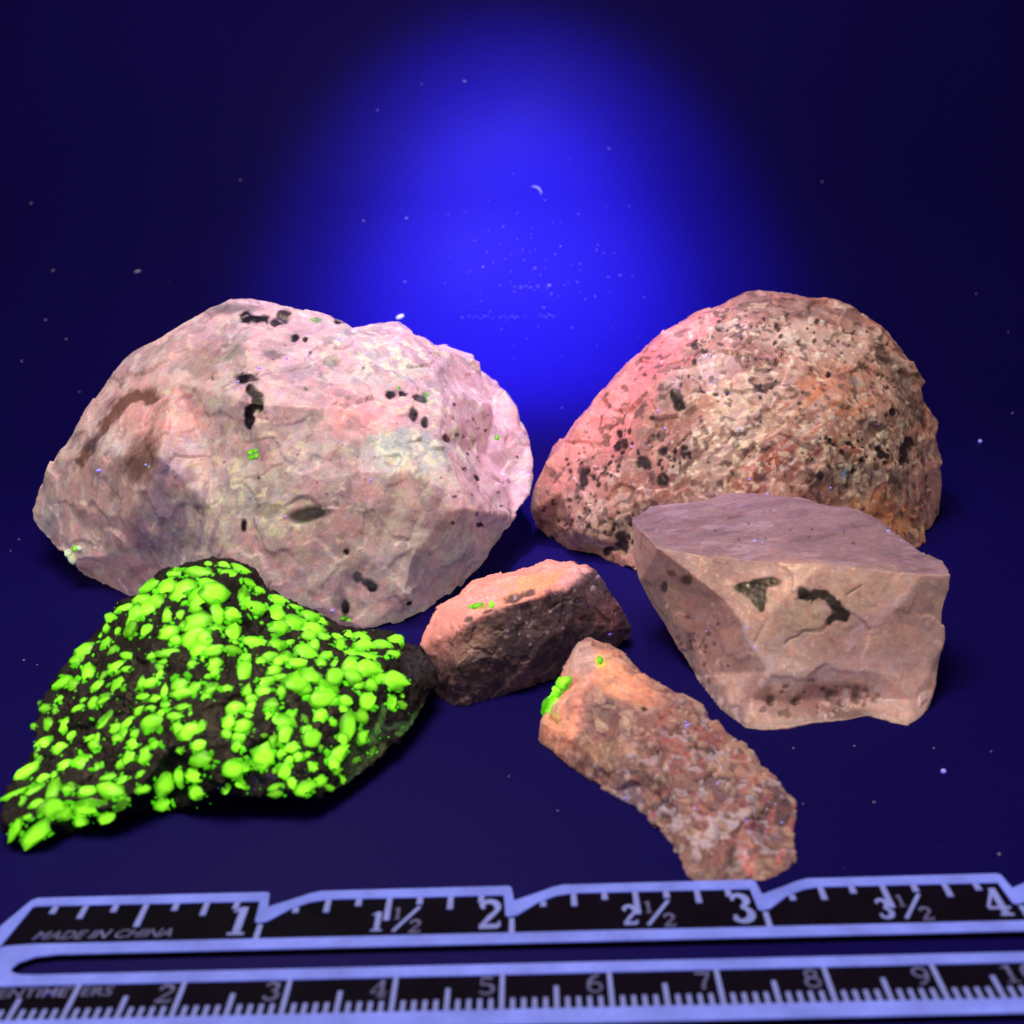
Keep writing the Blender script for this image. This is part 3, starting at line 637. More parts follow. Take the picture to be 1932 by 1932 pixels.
D_out = [(793, 1216, 16.3), (804, 1183, 16.5), (818, 1155, 16.8), (848, 1134, 17.1), (877, 1115, 17.4), (892, 1103, 17.5), (948, 1090, 17.6), (999, 1073, 17.8), (1035, 1058, 18.0), (1064, 1066, 17.9), (1084, 1062, 18.0), (1118, 1076, 17.8), (1129, 1085, 17.7), (1145, 1110, 17.4), (1166, 1136, 17.4), (1180, 1157, 17.4), (1192, 1186, 17.4), (1180, 1205, 'g'), (1160, 1222, 'g'),
         (1080, 1268, 'g'), (1002, 1297, 'g'), (948, 1312, 'g'), (886, 1329, 'g'), (851, 1331, 'g'), (832, 1316, 'g'), (820, 1298, 15.9), (818, 1256, 16.0)]
D_in = [(855, 1193, 15.95), (895, 1165, 16.05), (955, 1141, 16.2), (1015, 1125, 16.4), (1072, 1105, 16.8), (1096, 1084, 17.3), (860, 1260, 15.6), (950, 1230, 15.85), (1040, 1200, 16.2), (1110, 1160, 16.75), (1150, 1190, 17.0), (1080, 1230, 16.5), (980, 1270, 15.85), (930, 1115, 17.0), (1020, 1090, 17.3)]
nD = len(D_out)
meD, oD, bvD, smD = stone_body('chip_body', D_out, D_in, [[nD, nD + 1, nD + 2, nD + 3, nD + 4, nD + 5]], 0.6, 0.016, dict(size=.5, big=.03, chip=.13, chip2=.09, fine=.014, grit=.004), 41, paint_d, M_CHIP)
rockD = empty('stone_chip', oD)
tag(rockD, 'small brown stone chip with salmon top and shade painted on its front, beside the green crystal rock', 'rock')
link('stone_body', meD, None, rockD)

# ---- long orange chip with its lower end at the ruler
def paint_e(X, u, v, front, r1, r2, seed):
    TINT[:] = (1.04, .95, 1.05)
    p = Painter(X, u, v, front, seed, (138, 98, 92), 0.1)
    p.veil((152, 104, 92), 1.2, -.02, .28, .7, 1); p.veil((116, 94, 92), 1.6, .06, .32, .7, 2); p.veil((184, 142, 112), 2.0, .12, .36, .6, 3)
    p.cells(r1, [(150, 106, 92), (126, 90, 84), (168, 112, 94), (104, 82, 82), (172, 134, 112), (140, 98, 90), (118, 92, 98)], 0.55); p.cells(r2, [(150, 106, 92), (126, 90, 84), (168, 112, 94), (104, 82, 82), (172, 134, 112), (140, 98, 90), (118, 92, 98)], 0.55)
    B = p.blob
    B((236, 152, 112), 1050, 1360, 40, 60, 0, .95); B((252, 156, 112), 1160, 1275, 66, 36, -40, .95); B((232, 150, 122), 1080, 1310, 40, 60, 0, .7); B((214, 140, 108), 1210, 1310, 40, 24, -35, .6); B((206, 168, 152), 1100, 1245, 24, 28, 0, .8); B((178, 180, 60), 1040, 1335, 14, 26, 20, .7); B((200, 200, 70), 1131, 1247, 10, 11, 0, .85)
    B((188, 132, 104), 1060, 1420, 50, 24, -25, .6); B((196, 150, 112), 1150, 1420, 40, 30, 0, .5); B((130, 92, 86), 1120, 1345, 30, 40, 0, .6); B((178, 112, 98), 1260, 1390, 50, 50, 0, .5); B((150, 104, 78), 1130, 1415, 45, 12, -10, .6)
    B((88, 70, 74), 1460, 1510, 44, 70, 30, .7); B((104, 80, 84), 1330, 1540, 120, 70, 0, .45); B((96, 78, 72), 1350, 1620, 70, 50, 0, .55); B((110, 84, 70), 1460, 1610, 40, 50, 0, .5); B((216, 122, 108), 1410, 1590, 15, 74, 8, .95); p.streaks((196, 112, 100), 80, 1.0, .05, .3, .7, 41, p.mask(1380, 1600, 130, 80, 0, .5)); p.streaks((70, 52, 56), 80, 1.0, .05, .3, .7, 43, p.mask(1380, 1600, 140, 90, 0, .5)); B((216, 122, 108), 1412, 1600, 12, 60, 8, .7); B((176, 104, 92), 1420, 1440, 40, 40, 0, .5); B((180, 130, 100), 1300, 1590, 20, 50, 15, .5)
    B((140, 120, 132), 1190, 1500, 30, 40, 0, .5)
    lo = p.mask(1340, 1500, 190, 150, 0, .5)
    p.grains((94, 74, 72), 4.5, .04, .28, .75, 101, lo, .015); p.grains((190, 150, 122), 6.0, .1, .3, .65, 102, p.front, -.01); p.grains((186, 166, 204), 8.0, .17, .32, .8, 103, lo, -.01); p.grains((152, 96, 86), 3.6, .1, .34, .4, 104, p.front)
    p.dots((186, 166, 206), 1330, 1480, 170, 110, 16, 2.4, 6, 3, .6, -.01); p.dots((190, 160, 130), 1300, 1470, 190, 130, 50, 3, 8, 4, .5, -.01); p.dots((80, 62, 62), 1340, 1500, 170, 140, 70, 2.5, 7, 5, .55, .012); p.dots((174, 96, 84), 1330, 1450, 150, 120, 26, 5, 12, 6, .45)
    B((46, 26, 26), 1215, 1338, 6, 5, 0, .9); p.line((188, 160, 206), [(1404, 1540), (1410, 1575)], 4.5, .7)
    p.G += .42 * np.clip(p.mask(1060, 1350, 50, 80, 0, .6) + p.mask(1150, 1275, 80, 50, -40, .6), 0, 1)
    return p.out()
E_out = [(1088, 1218, 15.4), (1102, 1213, 15.5), (1132, 1223, 15.4), (1164, 1234, 15.3), (1192, 1262, 15.0), (1224, 1290, 14.7), (1276, 1319, 14.4), (1305, 1328, 14.4), (1329, 1341, 14.3), (1349, 1370, 14.0), (1378, 1394, 13.8), (1412, 1417, 13.6), (1440, 1443, 13.4), (1460, 1467, 13.1), (1485, 1499, 12.8), (1503, 1521, 12.6), (1497, 1543, 12.5), (1497, 1564, 12.3), (1505, 1622, 'g'), (1486, 1643, 'g'), (1449, 1660, 'g'), (1416, 1663, 'g'), (1368, 1676, 'g'), (1324, 1674, 'g'), (1297, 1659, 'g'),
         (1281, 1625, 'g'), (1268, 1594, 'g'), (1237, 1557, 'g'), (1206, 1528, 'g'), (1175, 1510, 'g'), (1136, 1489, 'g'), (1087, 1457, 'g'), (1040, 1421, 'g'), (1011, 1399, 14.5), (1016, 1362, 14.55), (1030, 1334, 14.65), (1050, 1297, 14.95), (1064, 1257, 15.2)]
E_in = [(1108, 1280, 14.6), (1084, 1322, 14.25), (1074, 1390, 13.9), (1060, 1424, 13.85), (1160, 1320, 14.1), (1230, 1370, 13.6), (1300, 1410, 13.35), (1180, 1430, 13.25), (1130, 1440, 13.5), (1260, 1480, 12.7), (1350, 1470, 12.85), (1420, 1500, 12.55), (1300, 1560, 11.95), (1380, 1570, 11.85), (1450, 1570, 12.1), (1340, 1630, 11.4), (1420, 1620, 11.5), (1470, 1610, 11.8), (1200, 1490, 12.9), (1408, 1540, 12.0), (1350, 1400, 13.6), (1250, 1330, 14.1)]
nE = len(E_out)
meE, oE, bvE, smE = stone_body('long_chip_body', E_out, E_in, [[1, nE, nE + 1, nE + 2, nE + 3]], 0.5, 0.017, dict(size=.5, big=.04, chip=.13, chip2=.10, fine=.010, grit=.003), 53, paint_e, M_CHIP)
rockE = empty('long_stone_chip', oE)
tag(rockE, 'long orange brown stone chip with a bright green edge, reaching down to the ruler', 'rock')
link('stone_body', meE, None, rockE)

# ---- dark rock covered with glowing green crystals
def paint_f(X, u, v, front, r1, r2, seed):
    TINT[:] = (1, 1, 1)
    p = Painter(X, u, v, front, seed, (29, 23, 26), 0.0)
    p.veil((26, 20, 24), 1.4, .0, .3, .7, 1); p.veil((44, 36, 36), 2.2, .12, .36, .6, 2)
    g = (78, 120, 56)
    p.line(g, [(722, 1335), (718, 1360), (706, 1385), (690, 1400)], 6, .8); p.line(g, [(800, 1328), (790, 1345), (770, 1368), (748, 1388)], 5, .8); p.line((58, 84, 50), [(724, 1368), (745, 1372), (765, 1362)], 5, .7); p.line((92, 98, 58), [(725, 1412), (710, 1428), (695, 1442)], 9, .7); p.line((50, 80, 44), [(640, 1490), (660, 1472), (675, 1456)], 8, .7)
    p.blob((60, 86, 44), 690, 1390, 30, 30, 0, .5); p.blob((70, 92, 50), 668, 1440, 24, 24, 0, .5); p.blob((60, 56, 66), 790, 1250, 30, 30, 0, .6)
    p.dots((48, 40, 46), 420, 1340, 330, 200, 60, 2, 6, 3, .5); p.dots((52, 48, 96), 470, 1480, 60, 30, 10, 2, 5, 4, .6)
    p.G += .5 * p.mask(735, 1385, 70, 60, 40, .5)
    return p.out()
F_out = [(12, 1588, 'g'), (9, 1555, 12.4), (7, 1515, 12.9), (27, 1471, 13.3), (66, 1430, 13.6), (60, 1374, 14.1), (73, 1335, 14.4), (99, 1293, 14.7), (136, 1250, 15.0), (183, 1202, 15.3), (214, 1148, 15.6), (262, 1125, 15.7), (300, 1090, 15.85), (349, 1069, 15.95), (400, 1061, 16.0), (436, 1064, 16.0), (479, 1082, 16.0), (500, 1120, 15.9), (542, 1143, 15.9), (609, 1164, 15.9), (643, 1193, 15.8), (696, 1199, 15.9), (756, 1208, 16.0), (770, 1229, 15.9), (817, 1242, 16.2), (820, 1292, 15.5),
         (802, 1328, 15.0), (778, 1372, 14.5), (740, 1411, 14.0), (696, 1446, 13.6), (665, 1475, 13.25), (628, 1497, 12.95), (570, 1505, 12.8), (522, 1503, 12.8), (448, 1503, 12.85), (404, 1515, 'g'), (322, 1533, 'g'), (261, 1541, 'g'), (213, 1559, 'g'), (143, 1573, 'g'), (65, 1599, 'g'), (40, 1602, 'g')]
F_in = [(400, 1120, 15.1), (300, 1170, 14.9), (500, 1190, 15.0), (640, 1240, 14.8), (740, 1240, 15.2), (755, 1290, 14.7), (700, 1380, 13.9), (640, 1440, 13.25), (570, 1480, 12.75), (420, 1300, 13.75), (560, 1300, 13.8), (660, 1320, 13.9), (280, 1280, 14.05), (160, 1330, 14.0), (180, 1430, 13.3), (330, 1400, 13.15), (480, 1400, 13.1), (560, 1400, 13.2), (420, 1480, 12.75), (260, 1490, 12.75), (120, 1500, 12.7), (80, 1540, 12.3), (200, 1530, 12.5)]
nF = len(F_out)
meF, oF, bvF, smF = stone_body('host_rock_body', F_out, F_in, [[nF + 4, nF + 5, nF + 6, nF + 7, nF + 8]], 1.0, 0.022, dict(size=.7, big=.06, chip=.10, chip2=.10, fine=.03, grit=.015), 67, paint_f, M_HOST)
rockF = empty('crystal_rock', oF)
tag(rockF, 'black rock studded with glowing bright green crystals', 'rock')
link('stone_body', meF, None, rockF)

# ------------------------------------------------------------------ crystals
def crystal_meshes(m, count, seed):
    out = []
    for k in range(count):
        bm = bmesh.new(); bmesh.ops.create_icosphere(bm, subdivisions=2, radius=1.0)
        V = np.array([v.co[:] for v in bm.verts])
        d = 1 + 0.62 * fbm(V * np.array((1, 1, .4)) + 9 * k, 1.15, 3, seed + k) + 0.30 * facets(V + 5.3 * k, 1.1, seed + k)[0]
        for v, q in zip(bm.verts, V * d[:, None]): v.co = q
        me = bpy.data.meshes.new('crystal'); bm.to_mesh(me); bm.free(); me.shade_smooth(); me.materials.append(m)
        out.append(me)
    return out
G_MESH = crystal_meshes(M_GREEN, 14, 5)
P_MESH = crystal_meshes(M_PALE, 3, 60)
rng = random.Random(4)
def stick(name, root, o3, bvh, sm, px, py, rx, ry, ang, meshes, alpha=1.0, thick=0.45, sink=0.05, far=14.75):
    """a small body sitting on a stone's surface where the photograph shows it; radii in view px"""
    d = Vector(ray(px, py)).normalized()
    o = Vector((0, 0, CAMH))
    hit, nrm, _, dist = bvh.ray_cast(o, d)
    if hit is None:
        hit, nrm, _, dist = bvh.find_nearest(o + d * (far / d.y))
    s_hit = sm.find_nearest(hit)
    n = s_hit[1].copy()
    if n.dot(d) > 0: n = -n
    n = (n * 0.8 - d * 0.35).normalized()
    k = project(np.array([hit[:]]))[2][0] / FV
    a = math.radians(ang)
    right = Vector((1, 0, 0)); up = right.cross(d).normalized()
    uv = right * math.cos(a) + up * math.sin(a)
    t1 = (uv - n * uv.dot(n)).normalized(); t2 = n.cross(t1)
    q = Matrix((t1, t2, n)).transposed().to_4x4()
    vd = -d
    f1 = min(1.45, 1.13 / max(.3, math.sqrt(max(0.0, 1 - t1.dot(vd) ** 2)))); f2 = min(1.45, 1.13 / max(.3, math.sqrt(max(0.0, 1 - t2.dot(vd) ** 2))))
    rx, ry = rx * f1, ry * f2
    r1, r2 = rx * k * rng.uniform(.95, 1.08), ry * k * rng.uniform(.95, 1.08)
    r3 = thick * min(r1, r2, .13)
    S = Matrix.Diagonal((r1 * CM, r2 * CM, r3 * CM, 1))
    c = bpy.data.objects.new(name, rng.choice(meshes)); COL.objects.link(c); c.parent = root
    c.matrix_basis = Matrix.Translation((hit + n * r3 * sink - Vector(o3)) * CM) @ q @ S
    c.color = (1, 1, 1, alpha)
    return c
ZL = [(735,30,80,40,30),(755,205,52,72,10),(570,270,105,52,25),(640,300,45,55,0,.6),(520,430,38,30,0,.8),(400,515,48,35,10,.6),(490,520,28,48,0,.7),(300,660,28,28,0,.8),(425,645,38,55,-10,.9),(570,655,42,60,0),(620,755,45,32,25),(685,510,50,26,30),(720,440,34,17,20,.6),(815,470,55,42,45),(930,410,75,33,30),(1030,300,70,55,40),(850,320,58,42,30),(900,220,58,20,65,.55),(1010,160,58,52,0),(1105,160,40,28,0),(1110,60,55,33,-15),(1310,60,42,34,0,.85),(1430,100,36,34,0),(1460,25,85,28,-5),(1230,300,46,58,0),(1320,290,62,38,40),(1390,220,45,22,60),(1260,400,62,38,0),(1350,430,58,33,0),(1425,370,36,58,0),(1450,475,44,38,0),(1415,550,52,33,0),(1580,300,72,88,20),(1590,380,98,46,0),(1700,320,72,48,45),(1820,230,40,22,30),(1840,330,58,44,40),(1790,395,45,32,20),(1580,500,74,28,5),(1660,550,20,35,0),(1525,585,62,36,5),(1210,530,52,28,50),(1310,505,58,22,-8),(910,610,95,38,60),(850,770,50,18,80,.8),(820,840,44,44,0),(785,765,44,20,10,.85),(1010,680,48,44,0),(1110,640,70,33,35),(1010,770,50,33,0),(1080,720,34,48,0),(1320,650,78,78,0),(1180,720,38,42,20),(1165,835,50,52,0),(1270,915,56,76,0),(1345,820,54,46,40),(1120,935,62,40,40),(1060,990,50,32,50,.8),(380,820,88,50,40),(525,860,54,48,20),(730,970,88,72,10),(570,1000,66,42,28),(850,1020,52,46,0),(335,985,38,68,0),(220,1080,122,48,35),(125,1255,108,30,32),(310,1205,80,48,55),(380,1120,55,38,20),(470,1100,28,38,0,.7),(200,1310,28,40,0,.6),(960,1100,74,36,12),(1075,1125,60,50,40),(615,1200,56,48,0,.8),(750,1240,78,46,0),(960,1235,108,60,-10),(1060,1285,58,38,-20),(450,1380,105,92,0),(320,1350,82,42,10),(570,1390,98,68,15),(450,1230,56,86,0,.8),(800,1360,108,62,0),(700,1380,58,56,0),(920,1460,74,52,0),(690,1480,54,48,0,.8),(250,1450,44,32,0,.8),(130,1550,105,42,55),(310,1600,132,58,42),(1230,1210,80,36,-5,.7),(1420,1170,88,72,20),(1420,1325,68,72,0),(1570,1110,46,78,0),(1700,1090,85,50,-20),(1715,1240,62,64,0),(1660,720,98,72,15),(1550,680,44,54,0),(1760,650,38,38,0),(1720,840,58,48,0),(1770,950,98,78,0),(1570,870,33,30,0,.75),(1220,1085,34,34,0,.5),(1390,150,34,32,0,.5),(1050,1345,70,40,0,.3),(1675,120,36,38,0),(1755,85,18,24,0,.8),(1870,130,58,58,0),(1870,190,44,42,0),(1720,20,58,44,0),(1850,15,70,33,10),(330,490,44,36,0,.45),(290,750,18,50,0,.5),(330,870,20,60,0,.6)]
ZR = [(85,145,60,60,0),(200,40,48,50,0),(270,90,98,52,20),(95,315,86,54,55),(115,375,28,24,0),(280,400,116,56,-3),(480,30,88,48,0),(450,150,86,76,0),(480,260,78,60,0),(640,70,70,24,-5),(770,150,86,52,-10),(840,195,58,32,-10),(640,210,106,76,0),(780,270,106,56,0),(740,330,78,48,0),(880,330,58,33,0),(480,400,68,58,0),(580,390,40,28,45),(85,455,64,38,0,.6),(200,510,50,42,0,.8),(320,545,50,28,10),(410,510,58,38,15),(570,520,66,56,0),(480,560,48,38,0),(730,490,98,70,0),(790,410,56,58,0),(640,570,88,36,15),(450,625,62,38,10),(180,665,68,86,10),(500,680,58,28,25),(360,740,86,42,32),(340,810,68,44,10),(215,795,38,48,0),(250,880,46,42,0),(245,940,38,42,0),(225,1010,38,26,0),(30,785,50,26,15,.85),(505,815,46,52,0),(440,920,68,68,0),(395,1020,30,38,0),(630,730,90,76,20),(740,690,95,70,10),(690,790,80,50,5),(900,790,90,75,20),(850,890,110,70,5),(960,880,60,60,0),(960,700,76,72,0),(900,490,60,42,20),(845,560,46,38,10),(980,560,36,38,0,.9),(1080,320,54,38,0),(990,340,68,28,0),(1020,410,46,68,0),(1210,350,78,48,0),(1230,420,88,56,0),(1370,410,108,48,5),(1500,370,68,46,35),(1110,470,58,33,0),(1300,510,138,42,-5),(1480,480,58,28,0),(1100,600,82,82,0),(1250,620,108,76,0),(1130,690,78,56,0),(1330,680,108,56,0),(1490,720,108,82,0),(1280,760,68,56,0),(1170,760,48,44,0),(1240,910,74,70,0),(1460,900,48,76,0),(1055,890,62,42,-45),(1040,960,38,28,0),(845,1025,54,58,0),(955,1070,32,31,0),(110,970,66,60,0),(55,1070,52,64,0),(180,1105,68,58,0),(40,1190,46,48,0),(160,1210,58,46,30),(135,1280,46,62,0),(550,1080,100,80,0),(480,1040,48,48,0),(610,1000,33,38,0),(530,1210,58,86,0),(445,1220,36,68,0,.85),(600,1290,74,42,0),(510,1350,38,38,0),(730,1150,58,58,20),(760,1240,78,76,0),(820,1200,26,56,0),(660,1370,46,40,40),(730,1350,38,32,0,.8),(1090,1100,110,58,60),(1040,1220,62,50,50),(1220,1205,56,46,40),(1010,1355,100,62,38),(950,1430,54,62,0),(355,1350,82,82,0),(345,1440,74,46,0),(105,1490,76,74,30),(200,1440,58,66,0),(545,1490,58,72,0),(600,1600,62,40,-60),(580,1410,33,34,0),(780,1460,46,36,-15),(720,1650,88,56,15),(830,1590,74,52,15),(175,1620,55,33,-28),(35,1650,38,30,60,.8),(460,1645,60,32,15,.6),(455,1495,24,24,0,.6),(1040,1570,28,34,0,.55),(1000,1500,40,28,20,.4),(930,1640,38,28,0,.4),(1200,1030,66,56,0,.6),(1560,920,38,34,0,.35),(280,1140,18,20,0,.35),(360,1190,28,16,0,.35),(850,1300,24,24,0,.35),(340,212,16,17,0,.6),(1560,845,16,18,0,.5),(720,1050,28,52,20,.4),(470,1700,60,28,10,.35),(1160,1400,40,20,30,.2),(1300,1330,50,24,40,.22)]
ZT = [(660,165,50,28,20),(720,180,45,32,0),(800,190,48,46,0),(865,115,55,22,-5),(770,110,34,22,0),(620,235,40,22,15),(540,268,40,16,8),(480,305,20,20,0),(590,300,34,48,0),(640,280,58,30,20),(635,370,26,27,0),(570,350,24,38,0,.6),(725,305,24,34,10),(780,297,18,19,0),(735,370,44,26,15),(865,230,56,36,20),(930,200,54,44,0),(900,160,38,24,0),(850,260,36,38,0),(945,290,28,38,0),(1005,297,32,29,0),(860,330,54,40,0),(850,400,54,54,0),(860,450,48,33,0),(925,447,34,18,15),(945,350,28,18,15),(765,410,26,23,0,.9),(730,460,44,16,0,.8),(460,355,17,19,0),(440,382,9,9,0),(510,368,13,16,0,.8),(460,415,30,20,45),(490,450,18,20,0,.45),(370,450,48,28,25),(340,490,28,33,0,.7),(1060,215,21,44,0),(1100,275,44,28,15),(1005,120,44,26,0),(970,80,28,16,-30),(1045,95,38,16,-10),(1085,155,42,18,-10),(1120,190,24,16,0,.8),(905,75,16,11,0),(745,130,20,18,0,.9),(1010,380,40,27,50),(800,340,20,24,0),(890,410,30,40,0),(680,250,30,34,0)]
n_cr = 0
sats = []
for lst, x0, y0, s_ in ((ZL, 0, 1226.8, .2172), (ZR, 419.7, 1130.0, .2172), (ZT, 0, 1033.0, .4345)):
    for q in lst:
        al = q[5] if len(q) > 5 else 1.0
        if n_cr >= 300: break
        stick('crystal', rockF, oF, bvF, smF, x0 + q[0] * s_, y0 + q[1] * s_, q[2] * s_, q[3] * s_, q[4], G_MESH, al); n_cr += 1
        for _ in range(4 if q[2] * s_ > 9 else 2):
            a_ = rng.uniform(0, 6.283); e_ = rng.uniform(.8, 1.25)
            sats.append((x0 + (q[0] + q[2] * e_ * math.cos(a_)) * s_, y0 + (q[1] + q[3] * e_ * math.sin(a_)) * s_, rng.uniform(.18, .5) * min(q[2], q[3]) * s_ + .8))
def small_grains(root, o3, bvh, pts, meshes):
    bm = bmesh.new()
    for (px, py, r) in pts:
        d = Vector(ray(px, py)).normalized()
        hit, n, _, _ = bvh.ray_cast(Vector((0, 0, CAMH)), d)
        if hit is None: continue
        if n.dot(d) > 0: n = -n
        k = project(np.array([hit[:]]))[2][0] / FV * CM
        q = n.to_track_quat('Z', 'Y').to_matrix().to_4x4() @ Matrix.Rotation(rng.uniform(0, 6.28), 4, 'Z')
        M = Matrix.Translation((hit - Vector(o3)) * CM) @ q @ Matrix.Diagonal((r * k * rng.uniform(.9, 1.7), r * k * rng.uniform(.6, 1.1), r * k * .55, 1))
        for v in bmesh.ops.create_icosphere(bm, subdivisions=1, radius=1.0)['verts']:
            v.co = M @ (v.co * rng.uniform(.75, 1.25))
    me = bpy.data.meshes.new('crystal_grains'); bm.to_mesh(me); bm.free(); me.shade_smooth(); me.materials.append(M_GRAIN)
    o = link('crystal_grains', me, None, root)
    return tag(o, kind='stuff')
M_GRAIN = plain('small_green_fluorescent_grain', (.06, .3, .012), .4, (.12, .9, .006), .62, speckle=.5, scale=6)
small_grains(rockF, oF, bvF, sats + [(rng.uniform(60, 780), rng.uniform(1090, 1560), rng.uniform(.8, 2.2)) for _ in range(260)], None)
for q in ((1014, 1318, 15, 12, 0), (1024, 1342, 10, 15, -20), (1018, 1330, 12, 13, 0), (1052, 1288, 16, 10, 50), (1040, 1303, 9, 7, 40), (1046, 1297, 10, 9, 40), (1032, 1312, 9, 8, 30)):
    stick('crystal', rockE, oE, bvE, smE, *q, G_MESH, 1.6, .8, .35)
stick('crystal', rockE, oE, bvE, smE, 1131, 1246, 6, 7, 0, G_MESH, .7)
for q, al in (((927, 1142, 7, 6.5, 0), 1.1), ((900, 1145, 10, 5, 10), .5), ((888, 1146, 5, 4, 0), .4)):
    stick('crystal', rockD, oD, bvD, smD, *q, G_MESH, al, .4, .1)
for q, al in (((474, 853, 5, 5, 0), .9), ((482, 850, 5, 4, 0), .9), ((476, 862, 5, 5, 0), .9), ((484, 859, 4, 5, 0), .85), ((471, 864, 3, 4, 0), .7), ((143, 1035, 6, 6, 0), .9), ((592, 604, 4, 3, 0), .6), ((752, 733, 3, 3, 0), .5), ((806, 744, 4, 3, 0), .5), ((937, 826, 4, 4, 0), .5), ((648, 1166, 5, 3, 0), .5), ((658, 1170, 5, 3, 0), .5)):
    stick('crystal', rockA, oA, bvA, smA, *q, G_MESH, al, .4, .1)
for q in ((137, 1052, 10, 9, -30), (132, 1044, 7, 6, 0), (151, 1034, 5, 4, 0)):
    stick('crystal', rockA, oA, bvA, smA, *q, P_MESH, 1.0, .8, .3)

# ------------------------------------------------------------------ violet dust grains lying on the stones (one mesh per stone)
def grain_mesh(name, items, m):
    bm = bmesh.new()
    g = random.Random(8)
    for c, r in items:
        mt = Matrix.Translation(Vector(c) * CM) @ Matrix.Rotation(g.uniform(0, 3.14), 4, 'Z') @ Matrix.Diagonal((r * CM * g.uniform(.8, 1.9), r * CM * g.uniform(.5, 1.1), r * CM * .6, 1))
        bmesh.ops.create_icosphere(bm, subdivisions=1, radius=1.0, matrix=mt)
    me = bpy.data.meshes.new(name); bm.to_mesh(me); bm.free(); me.shade_smooth(); me.materials.append(m)
    return me
def specks_on(root, o3, bvh, pts):
    items = []
    for (px, py, r) in pts:
        d = Vector(ray(px, py)).normalized()
        hit, nrm, _, dist = bvh.ray_cast(Vector((0, 0, CAMH)), d)
        if hit is None: continue
        k = project(np.array([hit[:]]))[2][0] / FV
        items.append((Vector(hit) - Vector(o3), r * k))
    o = link('dust_grains', grain_mesh('dust_grains', items, M_SPECK), None, root)
    return tag(o, kind='stuff')
def scatter(seed, n, cx, cy, rx, ry, r0=.8, r1=1.7):
    g = random.Random(seed)
    return [(cx + rx * g.uniform(-1, 1), cy + ry * g.uniform(-1, 1), g.uniform(r0, r1)) for _ in range(n)]
specks_on(rockA, oA, bvA, [(188, 887, 5), (275, 877, 4.5), (627, 1152, 4), (541, 676, 3.5), (450, 720, 3), (312, 749, 2.5), (700, 905, 3), (538, 975, 2.5), (488, 695, 4), (640, 640, 3)] + scatter(1, 34, 560, 860, 380, 240))
specks_on(rockB, oB, bvB, [(1415, 904, 3.5), (1380, 742, 3), (1395, 810, 3), (1192, 843, 3.5), (1242, 775, 3), (1655, 610, 3), (1330, 710, 3), (1567, 920, 3), (1255, 808, 3), (1448, 932, 3)] + scatter(2, 22, 1420, 800, 280, 170))
specks_on(rockC, oC, bvC, [(1424, 1020, 4.5), (1438, 1024, 3), (1676, 1002, 4), (1411, 1185, 2.5), (1424, 1222, 3), (1700, 1020, 2.5)] + scatter(3, 14, 1500, 1150, 240, 150, .8, 1.4))
specks_on(rockE, oE, bvE, [(1297, 1368, 4.5), (1294, 1362, 3.5), (1355, 1478, 4), (1408, 1548, 3), (1180, 1505, 3.5), (1475, 1552, 3.5), (1310, 1525, 3)] + scatter(4, 24, 1340, 1500, 150, 120, .8, 2))
specks_on(rockF, oF, bvF, [(820, 1252, 4.5), (612, 1175, 3), (470, 1430, 2)] + scatter(5, 14, 500, 1420, 200, 80, .7, 1.3))
specks_on(rockD, oD, bvD, [(1151, 1196, 3.5), (930, 1112, 2.5)] + scatter(6, 10, 990, 1170, 160, 80, .7, 1.3))

# ------------------------------------------------------------------ the ruler (s along, v across, both in cm; its frame from the scale marks)
YAW = math.radians(-1.197)
RT = 0.06
ruler = empty('ruler', (-5.263, 9.410, 0)); ruler.rotation_euler = (0, 0, YAW)
tag(ruler, 'black slotted ruler with pale blue inch and centimetre marks in front of the rocks', 'ruler')
def poly_mesh(name, loops, z0, z1):
    bm = bmesh.new()
    for lp in loops:
        vs = [bm.verts.new((x * CM, y * CM, z0 * CM)) for x, y in lp]
        fc = bm.faces.new(vs)
        fc.normal_update()
        if fc.normal.z < 0: fc.normal_flip()
        r = bmesh.ops.extrude_face_region(bm, geom=[fc])
        bmesh.ops.translate(bm, verts=[g for g in r['geom'] if isinstance(g, bmesh.types.BMVert)], vec=(0, 0, (z1 - z0) * CM))
    bmesh.ops.recalc_face_normals(bm, faces=bm.faces)
    me = bpy.data.meshes.new(name); bm.to_mesh(me); bm.free()
    return me
IN = 2.54
SE = 15.3
outer = [(-.42, .70), (-.33, .92), (-.14, 1.413), (0.015, 1.86), (0.07, 1.90)]
for n in range(1, 6):
    outer += [(IN * n - .045, 1.90), (IN * n - .01, 1.875), (IN * n + .02, 1.64), (IN * n + .26, 1.765), (IN * n + .42, 1.855), (IN * n + .53, 1.895)]
outer += [(SE, 1.90)]
inner = []
for n in range(5, 0, -1):
    inner += [(IN * n + .62, 1.75), (IN * n + .45, 1.71), (IN * n + .27, 1.61), (IN * n + .055, 1.40), (IN * n - .03, 1.375), (IN * n - .065, 1.40), (IN * n - .085, 1.745)]
inner = [(SE, 1.75)] + inner + [(.10, 1.76), (.07, 1.74), (-.01, 1.10), (-.16, .98)]
ins = lambda lp, d: lp
upper = [(x, y) for x, y in outer] + [(SE, .93), (.62, .938), (.42, .905), (.30, .83), (.262, .755), (.28, .70), (.36, .664), (.5, .655), (SE, .63), (SE, -.205), (-.42, -.205)]
link('plate', poly_mesh('plate', [upper, [(SE + .001, -.205), (SE + .5, -.205), (SE + .5, 1.9), (SE + .001, 1.9)]], 0.0, RT), M_RBODY, ruler)
LZ = RT + .012
def shrink(lp, k=.004):
    c = np.array(lp).mean(0)
    return lp
link('border_line', poly_mesh('border_line', [[(x, y - .004) for x, y in outer[1:]] + inner], RT - .01, LZ), M_RLINE, ruler)
